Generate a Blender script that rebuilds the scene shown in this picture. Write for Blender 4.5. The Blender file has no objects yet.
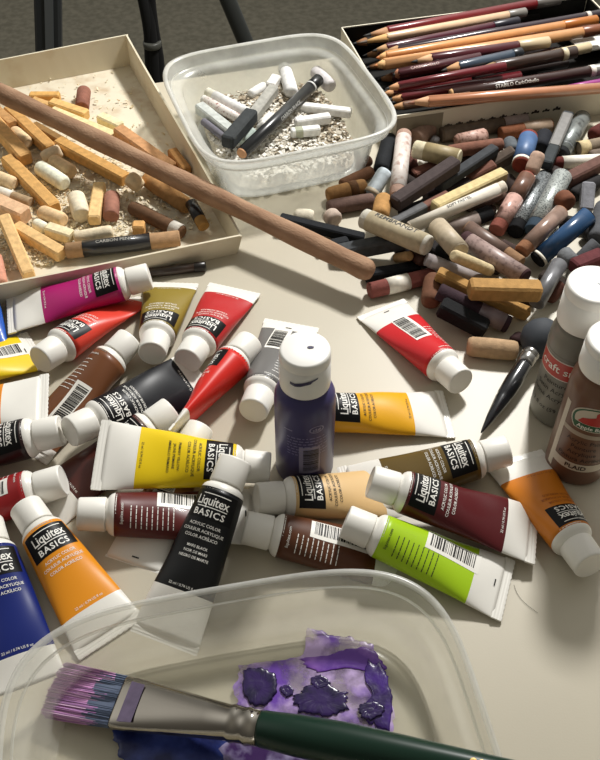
import bpy, bmesh, math, random
import numpy as np
from mathutils import Vector, Matrix
random.seed(7); rng = np.random.default_rng(7)
S = bpy.context.scene
COL = S.collection
MM = .001
# ------------------------------------------------------------------ camera, world, light, exposure
F_PX, PITCH, CAM_H = 930.0, math.radians(48), .478
cam_data = bpy.data.cameras.new('camera'); cam = bpy.data.objects.new('camera', cam_data); COL.objects.link(cam)
cam.location = (0, 0, CAM_H); cam.rotation_euler = (math.pi/2-PITCH, 0, 0)
cam_data.sensor_fit = 'HORIZONTAL'; cam_data.sensor_width = 36; cam_data.lens = 36*F_PX/600
cam_data.clip_start = .01; cam_data.clip_end = 50
S.camera = cam
W = bpy.data.worlds.new('world'); S.world = W; W.use_nodes = True
wn, wl = W.node_tree.nodes, W.node_tree.links; bg = wn['Background']
wtc = wn.new('ShaderNodeTexCoord')
def lobe(dirv, k, col, prev):
    """soft background glow in one direction, shaped for fill and reflections"""
    d = wn.new('ShaderNodeVectorMath'); d.operation = 'DOT_PRODUCT'; wl.new(wtc.outputs['Generated'], d.inputs[0]); d.inputs[1].default_value = Vector(dirv).normalized()
    m = wn.new('ShaderNodeMath'); m.operation = 'MAXIMUM'; wl.new(d.outputs['Value'], m.inputs[0]); m.inputs[1].default_value = 0
    p = wn.new('ShaderNodeMath'); p.operation = 'POWER'; wl.new(m.outputs[0], p.inputs[0]); p.inputs[1].default_value = k
    v = wn.new('ShaderNodeVectorMath'); v.operation = 'SCALE'; v.inputs[0].default_value = col; wl.new(p.outputs[0], v.inputs['Scale'])
    a = wn.new('ShaderNodeVectorMath'); a.operation = 'ADD'; wl.new(v.outputs[0], a.inputs[0])
    if prev is None: a.inputs[1].default_value = (.105, .099, .085)
    else: wl.new(prev, a.inputs[1])
    return a.outputs[0]
wo = lobe((.5, .85, .55), 6, (1.05, 1.05, 1.0), None); wo = lobe((-.75, .35, .6), 10, (.75, .74, .70), wo); wo = lobe((.1, -.3, 1), 4, (.18, .17, .145), wo)  # first lobe is the rear-right window; left and overhead ones are added fill
wl.new(wo, bg.inputs[0]); bg.inputs[1].default_value = 1.0
def area(name, loc, target, size, power, color):
    d = bpy.data.lights.new(name, 'AREA'); d.size = size; d.energy = power; d.color = color
    o = bpy.data.objects.new(name, d); COL.objects.link(o); o.location = loc
    o.rotation_euler = (Vector(target)-Vector(loc)).to_track_quat('-Z', 'Y').to_euler(); return o
area('window_light', (.33, 1.10, .83), (0, .50, 0), .11, 15, (1, .985, .955))
S.view_settings.view_transform = 'Standard'; S.view_settings.look = 'None'
S.cycles.transparent_max_bounces = 40
S.view_settings.gamma = 1; S.view_settings.use_curve_mapping = False; S.view_settings.exposure = 0
# ------------------------------------------------------------------ helpers
FW = np.array([0, math.cos(PITCH), -math.sin(PITCH)]); UP = np.array([0, math.sin(PITCH), math.cos(PITCH)])
def at(x, y, z=0.):
    """the point of the plane at height z that the photo's ray meets"""
    d = FW*F_PX + np.array([1., 0, 0])*(x-300) - UP*(y-380)
    t = (z-CAM_H)/d[2]
    return np.array([0, 0, CAM_H])+t*d
def depth(p): return float((np.asarray(p)-np.array([0, 0, CAM_H]))@FW)
def mm_per_px(p): return depth(p)/F_PX
def lin(h):
    h = h.lstrip('#'); c = [int(h[i:i+2], 16)/255 for i in (0, 2, 4)]
    return tuple(v/12.92 if v <= .04045 else ((v+.055)/1.055)**2.4 for v in c)+(1,)
MATS = {}
def mat(hexc, rough=.6, metal=0., var=.0, scale=150., bump=0., bscale=400., coat=0., spec=.5, hex2=None, lo=.4, hi=.65, stretch=None):
    key = (hexc, rough, metal, var, scale, bump, bscale, coat, spec, hex2, lo, hi, stretch)
    if key in MATS: return MATS[key]
    m = bpy.data.materials.new('m_'+hexc.strip('#')); m.use_nodes = True; nt = m.node_tree; N = nt.nodes; L = nt.links
    b = N['Principled BSDF']; b.inputs['Roughness'].default_value = rough; b.inputs['Metallic'].default_value = metal
    b.inputs['Coat Weight'].default_value = coat; b.inputs['Specular IOR Level'].default_value = spec
    c = lin(hexc); b.inputs['Base Color'].default_value = c
    if var or bump or hex2:
        tc = N.new('ShaderNodeTexCoord'); mp = N.new('ShaderNodeMapping'); L.new(tc.outputs['Object'], mp.inputs[0])
        if stretch: mp.inputs['Scale'].default_value = stretch
    if var or hex2:
        n = N.new('ShaderNodeTexNoise'); n.inputs['Scale'].default_value = scale; n.inputs['Detail'].default_value = 5
        L.new(mp.outputs[0], n.inputs['Vector'])
        r = N.new('ShaderNodeValToRGB'); e = r.color_ramp.elements
        e[0].position, e[1].position = (lo, hi) if hex2 else (.3, .7)
        if hex2: e[0].color, e[1].color = c, lin(hex2)
        else:
            e[0].color = tuple(v*(1-var) for v in c[:3])+(1,); e[1].color = tuple(min(1, v*(1+var)) for v in c[:3])+(1,)
        L.new(n.outputs['Fac'], r.inputs[0]); L.new(r.outputs[0], b.inputs['Base Color'])
    if bump:
        n2 = N.new('ShaderNodeTexNoise'); n2.inputs['Scale'].default_value = bscale; n2.inputs['Detail'].default_value = 4
        L.new(mp.outputs[0], n2.inputs['Vector'])
        bp = N.new('ShaderNodeBump'); bp.inputs['Strength'].default_value = bump; bp.inputs['Distance'].default_value = .0006
        L.new(n2.outputs['Fac'], bp.inputs['Height']); L.new(bp.outputs[0], b.inputs['Normal'])
    MATS[key] = m; return m
def mute(h, sat=.82, val=.94):
    c = [int(h[i:i+2], 16) for i in (0, 2, 4)]; g = .3*c[0]+.6*c[1]+.1*c[2]; return '%02x%02x%02x' % tuple(int(max(0, min(255, (g+(v-g)*sat)*val))) for v in c)
def pastel(h):
    h = mute(h); return mat(h, .85, var=.16, scale=220, bump=.5, bscale=700, spec=.25)
def paper(h): return mat(h, .5, var=.12, scale=260, spec=.4)
def plastic(h, rough=.38): return mat(h, rough, spec=.5)
def paint_coat(h): return mat(h, .36, spec=.30, coat=.06)
def clear_plastic(hexc, opacity, rough=.22):
    m = bpy.data.materials.new('translucent_plastic'); m.use_nodes = True; nt = m.node_tree; N = nt.nodes; L = nt.links
    N.remove(N['Principled BSDF']); out = N['Material Output']
    tr = N.new('ShaderNodeBsdfTransparent'); tr.inputs[0].default_value = (.97, .97, .95, 1)
    df = N.new('ShaderNodeBsdfDiffuse'); df.inputs[0].default_value = lin(hexc)
    tl = N.new('ShaderNodeBsdfTranslucent'); tl.inputs[0].default_value = lin(hexc)
    gl = N.new('ShaderNodeBsdfGlossy'); gl.inputs['Roughness'].default_value = rough
    m1 = N.new('ShaderNodeMixShader'); m1.inputs[0].default_value = .5; L.new(df.outputs[0], m1.inputs[1]); L.new(tl.outputs[0], m1.inputs[2])
    m2 = N.new('ShaderNodeMixShader'); L.new(tr.outputs[0], m2.inputs[1]); L.new(m1.outputs[0], m2.inputs[2])
    tc = N.new('ShaderNodeTexCoord'); n = N.new('ShaderNodeTexNoise'); n.inputs['Scale'].default_value = 45; n.inputs['Detail'].default_value = 5
    L.new(tc.outputs['Object'], n.inputs['Vector'])
    mr = N.new('ShaderNodeMapRange'); mr.inputs['From Min'].default_value = .3; mr.inputs['From Max'].default_value = .75
    mr.inputs['To Min'].default_value = opacity*.75; mr.inputs['To Max'].default_value = min(1, opacity*1.3); L.new(n.outputs['Fac'], mr.inputs['Value'])
    L.new(mr.outputs[0], m2.inputs[0])
    lw = N.new('ShaderNodeLayerWeight'); lw.inputs['Blend'].default_value = .5
    pw = N.new('ShaderNodeMath'); pw.operation = 'POWER'; L.new(lw.outputs['Facing'], pw.inputs[0]); pw.inputs[1].default_value = 5
    fr = N.new('ShaderNodeMath'); fr.operation = 'MULTIPLY_ADD'; L.new(pw.outputs[0], fr.inputs[0]); fr.inputs[1].default_value = .6; fr.inputs[2].default_value = .03
    m3 = N.new('ShaderNodeMixShader'); L.new(fr.outputs[0], m3.inputs[0]); L.new(m2.outputs[0], m3.inputs[1]); L.new(gl.outputs[0], m3.inputs[2])
    L.new(m3.outputs[0], out.inputs[0]); return m
class MB:
    """collects vertices and faces for ONE mesh object"""
    def __init__(s): s.v = []; s.f = []; s.m = []; s.sm = []
    def add(s, verts, faces, mi=0, smooth=True):
        o = len(s.v); s.v += [tuple(p) for p in verts]
        for f in faces: s.f.append([i+o for i in f]); s.m.append(mi); s.sm.append(smooth)
    def rings(s, rings, mi=0, smooth=True, close=True, cap0=True, cap1=True):
        n = len(rings[0]); o = len(s.v)
        for r in rings: s.v += [tuple(p) for p in r]
        mis = mi if isinstance(mi, (list, tuple)) else [mi]*(len(rings)-1)
        for i in range(len(rings)-1):
            for j in range(n if close else n-1):
                k = (j+1) % n
                s.f.append([o+i*n+j, o+i*n+k, o+(i+1)*n+k, o+(i+1)*n+j]); s.m.append(mis[i]); s.sm.append(smooth)
        if cap0: s.f.append([o+j for j in range(n)][::-1]); s.m.append(mis[0]); s.sm.append(False)
        if cap1: s.f.append([o+(len(rings)-1)*n+j for j in range(n)]); s.m.append(mis[-1]); s.sm.append(False)
    def lathe(s, prof, mi=0, seg=24, axis='x', cap0=True, cap1=True, smooth=True):
        R = []
        for p, r in prof:
            ring = []
            for k in range(seg):
                a = 2*math.pi*k/seg; c, q = r*math.cos(a), r*math.sin(a)
                ring.append((p, c, q) if axis == 'x' else (c, q, p))
            R.append(ring)
        s.rings(R, mi, smooth, True, cap0, cap1)
    def box(s, c, d, mi=0):
        x, y, z = c; a, b, e = (v/2 for v in d)
        V = [(x+i*a, y+j*b, z+k*e) for i in (-1, 1) for j in (-1, 1) for k in (-1, 1)]
        s.add(V, [(0, 1, 3, 2), (4, 6, 7, 5), (0, 4, 5, 1), (2, 3, 7, 6), (0, 2, 6, 4), (1, 5, 7, 3)], mi, False)
    def build(s, name, mats, parent=None, fix=True):
        me = bpy.data.meshes.new(name); me.from_pydata(s.v, [], s.f)
        for m in (mats if isinstance(mats, (list, tuple)) else [mats]): me.materials.append(m)
        me.polygons.foreach_set('material_index', s.m); me.polygons.foreach_set('use_smooth', s.sm)
        if fix:
            b = bmesh.new(); b.from_mesh(me); bmesh.ops.recalc_face_normals(b, faces=b.faces); b.to_mesh(me); b.free()
        me.update()
        o = bpy.data.objects.new(name, me); COL.objects.link(o)
        if parent: o.parent = parent
        return o
def tag(o, label, cat, group=None, kind=None):
    o['label'] = label; o['category'] = cat
    if group: o['group'] = group
    if kind: o['kind'] = kind
    return o
def struct(o): o['kind'] = 'structure'; return o
def frame(A, B, roll=0., up=(0, 0, 1)):
    A, B = Vector(A), Vector(B); x = (B-A).normalized(); y = Vector(up).cross(x)
    y = y.normalized() if y.length > 1e-6 else Vector((0, 1, 0)); z = x.cross(y)
    M = Matrix((x, y, z)).transposed().to_4x4(); M.translation = A
    return M @ Matrix.Rotation(roll, 4, 'X')
def empty(name, M):
    o = bpy.data.objects.new(name, None); COL.objects.link(o); o.matrix_world = M; o.empty_display_size = .01; return o
# ------------------------------------------------------------------ lettering
TXT = {}
def text_geo(body, size, bold=0., spacing=1.):
    """flat triangles of a line of text centred on the origin, in metres"""
    key = (body, bold, spacing)
    if key not in TXT:
        c = bpy.data.curves.new('t', 'FONT'); c.body = body; c.size = 1; c.align_x = 'CENTER'; c.align_y = 'CENTER'
        c.offset = bold; c.space_character = spacing; c.resolution_u = 2
        o = bpy.data.objects.new('t', c); COL.objects.link(o); bpy.context.view_layer.update()
        me = bpy.data.meshes.new_from_object(o.evaluated_get(bpy.context.evaluated_depsgraph_get()))
        bm = bmesh.new(); bm.from_mesh(me)
        for _ in range(2):
            E = [e for e in bm.edges if e.calc_length() > .35]
            if E: bmesh.ops.subdivide_edges(bm, edges=E, cuts=1)
        bmesh.ops.triangulate(bm, faces=bm.faces); bm.verts.index_update()
        TXT[key] = (np.array([v.co[:2] for v in bm.verts]).reshape(-1, 2), [[v.index for v in f.verts] for f in bm.faces])
        bm.free(); bpy.data.objects.remove(o); bpy.data.curves.remove(c); bpy.data.meshes.remove(me)
    v, f = TXT[key]; return v*size, f
def put_text(mb, surf, body, size, u, v, off, mi=0, bold=0., spacing=1., width=None, turn=0):
    """text on a curved surface; surf(u, v, offset) -> point; u reads right, v reads up"""
    g, f = text_geo(body, size, bold, spacing)
    if len(g) == 0: return
    if width: g = g*np.array([width/max(1e-9, np.ptp(g[:, 0])), 1])
    if turn: c, s = math.cos(turn), math.sin(turn); g = g@np.array([[c, s], [-s, c]])
    mb.add([surf(u+a, v+b, off) for a, b in g], f, mi, False)
def put_rect(mb, surf, u0, u1, v0, v1, off, mi=0, nu=1, nv=1):
    V = [surf(u0+(u1-u0)*i/nu, v0+(v1-v0)*j/nv, off) for j in range(nv+1) for i in range(nu+1)]
    F = [[j*(nu+1)+i, j*(nu+1)+i+1, (j+1)*(nu+1)+i+1, (j+1)*(nu+1)+i] for j in range(nv) for i in range(nu)]
    mb.add(V, F, mi, nu > 1)
def put_poly(mb, surf, pts, off, mi=0):
    """a filled outline wrapped onto a curved surface in small triangles"""
    bm = bmesh.new(); bm.faces.new([bm.verts.new((a*1000, b*1000, 0)) for a, b in pts])
    bmesh.ops.triangulate(bm, faces=bm.faces)
    for _ in range(5):
        E = [e for e in bm.edges if e.calc_length() > 1.4]
        if not E: break
        bmesh.ops.subdivide_edges(bm, edges=E, cuts=1); bmesh.ops.triangulate(bm, faces=bm.faces)
    bm.verts.index_update()
    mb.add([surf(v.co.x/1000, v.co.y/1000, off) for v in bm.verts], [[v.index for v in f.verts] for f in bm.faces], mi, False); bm.free()
# ------------------------------------------------------------------ materials used often
WHITE_TUBE = mat('e9e6de', .3, spec=.5, var=.02, scale=60)
WHITE_CAP = plastic('ebe8e0', .42)
BLACK_LBL = mat('08080a', .45, spec=.25)
INK_W = plastic('f1efe8', .5); INK_K = plastic('16130f', .5)
TABLE = mat('bdb5a2', .42, var=.035, scale=9, bump=.06, bscale=900, spec=.45)
CARDW = mat('d9d0b8', .75, hex2='b59a72', lo=.55, hi=.9, scale=26)
CARDF = mat('dcd3bd', .85, hex2='b08f66', lo=.50, hi=.80, scale=42)
# ------------------------------------------------------------------ the setting: table, floor, things behind the table
eL, eR = at(163, 82), at(600, 19.5)
ed = (eR-eL)/np.linalg.norm(eR-eL); en = np.array([ed[1], -ed[0], 0])
mb = MB(); P = [eL-ed*.62, eR+ed*.35, eR+ed*.35+en*1.05, eL-ed*.62+en*1.05]
mb.rings([[(p[0], p[1], -.026) for p in P], [(p[0], p[1], -.001) for p in P], [(p[0], p[1], 0) for p in P]], 0, False)
tab = empty('table', Matrix.Translation((0, .4, -.72))); tag(tab, 'cream white table that everything lies on', 'table')
def under(o, par):
    bpy.context.view_layer.update(); o.parent = par; o.matrix_parent_inverse = par.matrix_world.inverted(); return o
under(mb.build('table_top', TABLE), tab)
for i, p in enumerate(P):
    q = p+(np.mean(P, axis=0)-p)*.12; mb = MB(); mb.box((q[0], q[1], -.373), (.04, .04, .694)); under(mb.build('leg', mat('2b2b2b', .5)), tab)
mb = MB(); mb.box((0, 1.2, -.73), (6, 6, .02))
struct(mb.build('floor', mat('827d6e', .95, hex2='6d695b', lo=.35, hi=.65, scale=60, bump=1., bscale=70)))
def post(label, name, x, y, tx, ty, rad, prof, m, cat='leg'):
    """upright standing on the floor beyond the table: passes the two pixel rays at the same distance"""
    D = 1.30
    def ray(px, py):
        d = FW*F_PX + np.array([1., 0, 0])*(px-300) - UP*(py-380); return np.array([0, 0, CAM_H])+d*(D/d[1])
    a, b = ray(x, y), ray(tx, ty); d = (a-b)/np.linalg.norm(a-b)
    foot = b+d*((-.719-b[2])/d[2]); top = b+d*((.02-b[2])/d[2])
    M = frame(foot, top, up=(0, 1, 0)); L = float(np.linalg.norm(top-foot))
    return M, L
M, L = post('', '', 48, 0, 49, 48, 0, 0, 0)
t = empty('chair_leg', M); tag(t, 'dark grey upright post behind the far left of the cardboard tray', 'post')
mb = MB(); mb.rings([[(x, y*.019, z*.010) for y, z in ((-1, -.6), (-.8, -1), (.8, -1), (1, -.6), (1, .6), (.8, 1), (-.8, 1), (-1, .6))] for x in (0, L)], 0, False); mb.build('post', mat('34373a', .45), t)
mb = MB(); mb.box((L/2, .003, -.0105), (L*.98, .012, .003)); mb.build('face_strip', mat('6c7072', .4), t)
M, L = post('', '', 147, 0, 156, 76, 0, 0, 0)
t = empty('hanging_cord', M); tag(t, 'bundle of black cord tied with a band, behind the tray corner', 'cord')
for k in range(3):
    mb = MB(); R = []
    for i in range(41):
        x = L*i/40; w = .0115+.003*math.sin(i*.9+k*2); tw = .5+.5*abs(math.sin((x-.52)*9))
        cy, cz = (k-1)*.0085*tw+.0015*math.sin(i*.7+k), .004*math.cos(k*2.1+i*.3)
        R.append([(x, cy+.0075*math.cos(a), cz+.006*math.sin(a)) for a in np.linspace(0, 2*math.pi, 9)[:-1]])
    mb.rings(R); mb.build('cord_strand', mat('0a0a0b', .8), t)
mb = MB(); mb.lathe([(.497, .0125), (.499, .0138), (.505, .0138), (.507, .0125)], seg=16); mb.build('tie_band', mat('55554f', .4), t)
M, L = post('', '', 228, 0, 243, 36, 0, 0, 0)
t = empty('metal_leg', M); tag(t, 'slanting dark grey rod rising behind the white-chip tub', 'leg')
mb = MB(); mb.lathe([(0, .011), (.004, .012), (L-.002, .012), (L, .011)], seg=16); mb.build('rod', mat('393b39', .4, metal=.3), t)
mb = MB(); mb.lathe([(0, .014), (.03, .014), (.032, .012)], seg=16); mb.build('foot_cap', mat('151515', .7), t)
# ------------------------------------------------------------------ cardboard tray
TH = .028
HC = (.030, .031, .0195, .027)
tB, tC = at(128, 34.5, HC[1]), at(242, 236, HC[2]); tA = at(0, 59, HC[0]); tD = at(0, 284.5, .0245)
tA = tB+(tA-tB)*1.5; tD = tC+(tD-tC)*1.45
Q = [np.array([p[0], p[1], 0]) for p in (tA, tB, tC, tD)]
cen = sum(Q)/4
tray = empty('cardboard_tray', Matrix.Translation(Vector(cen))); tag(tray, 'shallow cream cardboard tray dusty with shavings, holding ochre sticks', 'tray')
iq = [q+(cen-q)*.035 for q in Q]
mb = MB(); mb.rings([[tuple(q-cen+np.array([0, 0, z])) for q in iq] for z in (0, .0016)], 0, False); mb.build('tray_floor', CARDF, tray)
for i in range(4):
    a, b = Q[i]-cen, Q[(i+1) % 4]-cen; ai, bi = iq[i]-cen, iq[(i+1) % 4]-cen
    d = (b-a)/np.linalg.norm(b-a); n = np.array([d[1], -d[0], 0]); n = n if n@(-(a+b)) > 0 else -n
    th = .0017; h = np.array([0, 0, 1.])
    V = []
    nx = 14
    mb = MB(); R = []
    for k in range(nx+1):
        s = k/nx; o = a+(b-a)*s; inn = ai+(bi-ai)*s; wob = .0008*math.sin(5*s+i); tz = HC[i]+(HC[(i+1) % 4]-HC[i])*s
        o = o+n*wob
        R.append([tuple(inn-n*th), tuple(o+h*tz), tuple(o+n*th+h*tz), tuple(inn)])
    mb.rings(R, 0, False); mb.build('side_wall', CARDW, tray)
# ------------------------------------------------------------------ storage tubs
def sring(a, b, n, z, exp=4.6):
    R = []
    for k in range(n):
        t = 2*math.pi*k/n; c, s = math.cos(t), math.sin(t)
        R.append((a*math.copysign(abs(c)**(2/exp), c), b*math.copysign(abs(s)**(2/exp), s), z))
    return R
def tub(name, label, cx, cy, rot, a, b, h, op, floor_op, ins, exp, tint):
    t = empty(name, Matrix.Translation((cx, cy, .0004)) @ Matrix.Rotation(rot, 4, 'Z')); tag(t, label, 'container', )
    pm = clear_plastic(tint, op); fm = clear_plastic(tint, floor_op); em = clear_plastic('f6f6f2', min(.85, op*1.3+.20))
    n = 112; sr = lambda d, z: sring(a+d, b+d, n, z, exp)
    prof = [(-ins, .0012), (-ins+.004, .004), (-.0115, h-.013), (-.0105, h-.0115), (-.0050, h-.0105), (-.003, h-.010), (-.001, h-.002), (.0006, h), (-.001, h+.0006), (-.0022, h-.001), (-.0042, h-.0085), (-.007, h-.0095), (-.0118, h-.0105), (-.0130, h-.014), (-ins+.0028, .0048), (-ins-.001, .0026)]
    mb = MB(); mb.rings([sr(d, z) for d, z in prof], 0, True, True, False, False); mb.build('tub_wall', pm, t)
    mb = MB(); mb.rings([sr(-ins-.0002, .0012), sr(-ins-.0008, .0026), sr(-ins-.010, .0026), sr(-ins-.012, .0018)], 0, True, True, True, True); mb.build('tub_floor', fm, t)
    mb = MB()
    mb.rings([sr(.0008, h-.0016), sr(.0019, h-.0004), sr(.0014, h+.0012), sr(-.0008, h+.0014), sr(-.0018, h)], 0, True, True, False, False); mb.build('rim_bead_highlight', em, t)  # whiter, more opaque bead paints the edge highlight along the rim
    mb = MB()
    mb.rings([sr(-.0040, h-.0106), sr(-.0024, h-.0104), sr(-.0028, h-.0092), sr(-.0046, h-.0080)], 0, True, True, False, False); mb.build('ledge_bead_highlight', em, t)  # second pale bead, added to draw the highlight line on the ledge
    return t
TUBC, TUBR = (-.0200, .7120), math.radians(19.5)
tubA = tub('plastic_tub', 'square translucent tub of white chips, sticks and a black pencil', TUBC[0], TUBC[1], TUBR, .0855, .0885, .052, .36, .5, .021, 4.8, 'f1f3f0')
tubB = tub('plastic_tub', 'wide shallow translucent tub with purple and blue paint in the foreground', -.024, .160, math.radians(11), .115, .090, .036, .17, .07, .019, 3.9, 'fbfaf4')
# ------------------------------------------------------------------ sticks of pastel: one builder, heights found by stacking
def segdist(p1, q1, p2, q2):
    d1, d2, r = q1-p1, q2-p2, p1-p2; a, e, f = d1@d1, d2@d2, d2@r; c = d1@r; b = d1@d2; den = a*e-b*b
    s = min(1, max(0, (b*f-c*e)/den)) if den > 1e-14 else 0.
    t = (b*s+f)/e if e > 1e-14 else 0.
    if t < 0: t = 0.; s = min(1, max(0, -c/a)) if a > 1e-14 else 0.
    elif t > 1: t = 1.; s = min(1, max(0, (b-c)/a)) if a > 1e-14 else 0.
    v = r+d1*s-d2*t; return math.sqrt(v@v)
CAND = sorted(((i, j) for i in range(24) for j in range(24) if abs(i-j) < 14), key=lambda q: (q[0]+q[1])+.25*abs(q[0]-q[1]))
def settle(p, q, r, base, placed, fix=None):
    """lowest pair of end heights at which the stick clears those already lying there"""
    for i, j in (CAND if fix is None else [(0, 0)]):
        z0, z1 = (base+r+i*.002, base+r+j*.002) if fix is None else (fix[0]*MM, fix[1]*MM)
        A, B = at(*p, z0), at(*q, z1); d = B-A; L = np.linalg.norm(d); u = d/L; k = min(r*.8, L*.45); a, b = A+u*k, B-u*k
        ok = True
        if fix is None:
            for (c, e, rr) in placed:
                if np.linalg.norm((a+b)/2-(c+e)/2) > (L+np.linalg.norm(c-e))/2+r+rr: continue
                if segdist(a, b, c, e) < (r+rr)*.96: ok = False; break
        if ok: placed.append((a, b, r)); return A, B
    placed.append((a, b, r)); return A, B
def rough(v, amp): return tuple(c+random.uniform(-amp, amp) for c in v)
def stick_geo(kind, L, r, color, parent, name, seg=20):
    mb = MB()
    if kind == 'rd':
        k = min(r*.45, L*.2)
        prof = [(0, r*.55), (k*.25, r*.82), (k, r*.97)]+[(L*f, r*(1+random.uniform(-.02, .02))) for f in (.25, .5, .75) if k < L*f < L-k]+[(L-k, r*.97), (L-k*.3, r*.86), (L, r*.6)]
        mb.lathe(prof, seg=seg)
    elif kind == 'cy':
        k = r*.14; mb.lathe([(0, r-k), (k, r), (L-k, r), (L, r-k)], seg=seg)
    elif kind == 'sq':
        c = r*.26; k = min(r*.28, L*.1)
        def sec(x, f): return [(x, y*f, z*f) for y, z in ((-r, -r+c), (-r+c, -r), (r-c, -r), (r, -r+c), (r, r-c), (r-c, r), (-r+c, r), (-r, r-c))]
        mb.rings([sec(0, .80), sec(k, 1), sec(L*.5, random.uniform(.98, 1.01)), sec(L-k, 1), sec(L, .80)], 0, False)
    o = mb.build(name, pastel(color), parent)
    return o
def sleeve(t0, t1, L, r, m, parent, name, sq=False, seg=20, ragged=0):
    mb = MB()
    if sq:
        def sec(x, q): return [(x, y, z) for y, z in ((-q, -q*.74), (-q*.74, -q), (q*.74, -q), (q, -q*.74), (q, q*.74), (q*.74, q), (-q*.74, q), (-q, q*.74))]
        mb.rings([sec(t0*L, r*1.005), sec(t0*L, r*1.06), sec(t1*L, r*1.06), sec(t1*L, r*1.005)], 0, False)
    else:
        R = []
        for x, q in ((t0*L, r*.97), (t0*L, r*1.05), ((t0+t1)/2*L, r*1.055), (t1*L, r*1.05), (t1*L, r*.97)):
            R.append([(x+(random.uniform(-ragged, ragged)*r), q*math.cos(2*math.pi*k/seg), q*math.sin(2*math.pi*k/seg)) for k in range(seg)])
        mb.rings(R, 0, True, True, False, False)
    return mb.build(name, m, parent)
def cyl_surf(L, r, x0, flip, ang=math.pi/2):
    s = -1 if flip else 1
    def f(u, v, off):
        a = ang-s*v/r; return (x0+s*u, (r+off)*math.cos(a), (r+off)*math.sin(a))
    return f
def stick(placed, base, group, name, label, kind, x0, y0, x1, y1, w, color, wraps=(), text=None, fix=None, roll=0., cat='pastel stick'):
    p, q = (x0, y0), (x1, y1)
    mm = mm_per_px(at((x0+x1)/2, (y0+y1)/2, base+.008)); r = w*mm/2*(.80 if kind == 'sq' else 1.)
    A, B = settle(p, q, r, base, placed, fix)
    L = float(np.linalg.norm(B-A)); t = empty(name, frame(A, B, roll)); tag(t, label, cat, group)
    stick_geo(kind, L, r, color, t, 'stick')
    last = None
    for (t0, t1, m, nm) in wraps: last = sleeve(t0, t1, L, r, m, t, nm, kind == 'sq')
    if text:
        body, size, x, flip, ink, ang = text
        mb = MB(); put_text(mb, cyl_surf(L, r*1.06, L*x, flip, ang), body, size*MM, 0, 0, .0002, 0, .01)
        mb.build('lettering', ink, last or t)
    return t
FOIL = mat('a9aeb0', .33, metal=.55, hex2='34383b', lo=.45, hi=.62, scale=900)
LILAC = paper('a99a98'); PAP = paper('e6e0d2'); PAPT = paper('b9ab8e'); DUST = paper('8f8078')
SL = 'paper_wrapper'
HEAP = []; G1 = 'pastel sticks heaped on the table'
def pile(*a, **k): a = list(a); a[6] *= 1.10; return stick(HEAP, 0., G1, 'pastel_stick', *a, **k)
# lowest layer, seen in the gaps
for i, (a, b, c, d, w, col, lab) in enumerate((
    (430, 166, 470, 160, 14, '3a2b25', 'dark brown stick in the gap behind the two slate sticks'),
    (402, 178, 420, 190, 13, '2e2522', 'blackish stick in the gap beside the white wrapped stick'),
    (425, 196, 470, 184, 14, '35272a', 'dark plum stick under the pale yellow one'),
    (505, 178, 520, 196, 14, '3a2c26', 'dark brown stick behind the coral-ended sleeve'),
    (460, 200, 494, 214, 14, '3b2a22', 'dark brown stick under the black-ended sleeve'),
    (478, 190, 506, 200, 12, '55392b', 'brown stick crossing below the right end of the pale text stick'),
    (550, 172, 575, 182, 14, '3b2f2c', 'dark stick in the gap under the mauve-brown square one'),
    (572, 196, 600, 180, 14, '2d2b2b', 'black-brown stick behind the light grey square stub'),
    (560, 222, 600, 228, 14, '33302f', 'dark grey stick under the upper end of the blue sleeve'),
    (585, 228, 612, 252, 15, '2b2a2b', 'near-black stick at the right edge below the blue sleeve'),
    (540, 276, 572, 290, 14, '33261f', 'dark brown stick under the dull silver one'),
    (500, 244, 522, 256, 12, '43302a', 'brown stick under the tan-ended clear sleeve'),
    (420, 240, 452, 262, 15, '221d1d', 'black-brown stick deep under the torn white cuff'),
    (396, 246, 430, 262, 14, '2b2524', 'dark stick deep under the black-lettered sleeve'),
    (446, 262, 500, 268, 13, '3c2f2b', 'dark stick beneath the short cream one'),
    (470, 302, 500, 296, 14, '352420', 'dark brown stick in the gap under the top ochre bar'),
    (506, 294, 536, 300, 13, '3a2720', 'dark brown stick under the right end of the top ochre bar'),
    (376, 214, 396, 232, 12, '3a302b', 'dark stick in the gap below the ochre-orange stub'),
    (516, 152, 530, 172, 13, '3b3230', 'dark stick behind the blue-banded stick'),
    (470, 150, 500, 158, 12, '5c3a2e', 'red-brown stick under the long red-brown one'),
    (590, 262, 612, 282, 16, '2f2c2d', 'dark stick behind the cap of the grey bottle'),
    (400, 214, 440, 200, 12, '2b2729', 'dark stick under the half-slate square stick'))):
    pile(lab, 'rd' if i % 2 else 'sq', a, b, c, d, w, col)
# back row, against the carton
pile('brown stick end showing through the side of the white-chip tub', 'rd', 341, 185, 372, 171, 11, '7a4f33')
pile('short brown stub wedged behind the right corner of the tub', 'rd', 358, 166, 370, 160, 11, '6b4530')
pile('round charcoal-black stick between the tub and the white wrapped stick', 'rd', 390, 138, 381, 171, 15, '1d1f24')
pile('pinkish brown stub below the carton wall, end facing out', 'cy', 430, 128, 415, 139, 17, 'a3806c')
pile('dull red-brown stub standing behind the white wrapped stick', 'rd', 408, 154, 412, 172, 14, '5c3227')
pile('small grey stub tucked against the carton wall', 'rd', 431, 139, 438, 143, 10, '6d6a68')
pile('long grey-brown wrapped stick flat along the carton wall', 'cy', 440, 135, 527, 120, 13, '6f5c4c', [(.03, .70, mat('695a4c', .5, var=.25, scale=200), SL), (.72, .99, LILAC, SL)])
pile('pink paper-wrapped stub with dark print under the carton wall', 'rd', 455, 142, 487, 135, 13, 'a67a68', [(.10, .92, mat('c5a193', .5, hex2='8f6a5e', lo=.5, hi=.62, scale=350), SL)])
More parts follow.
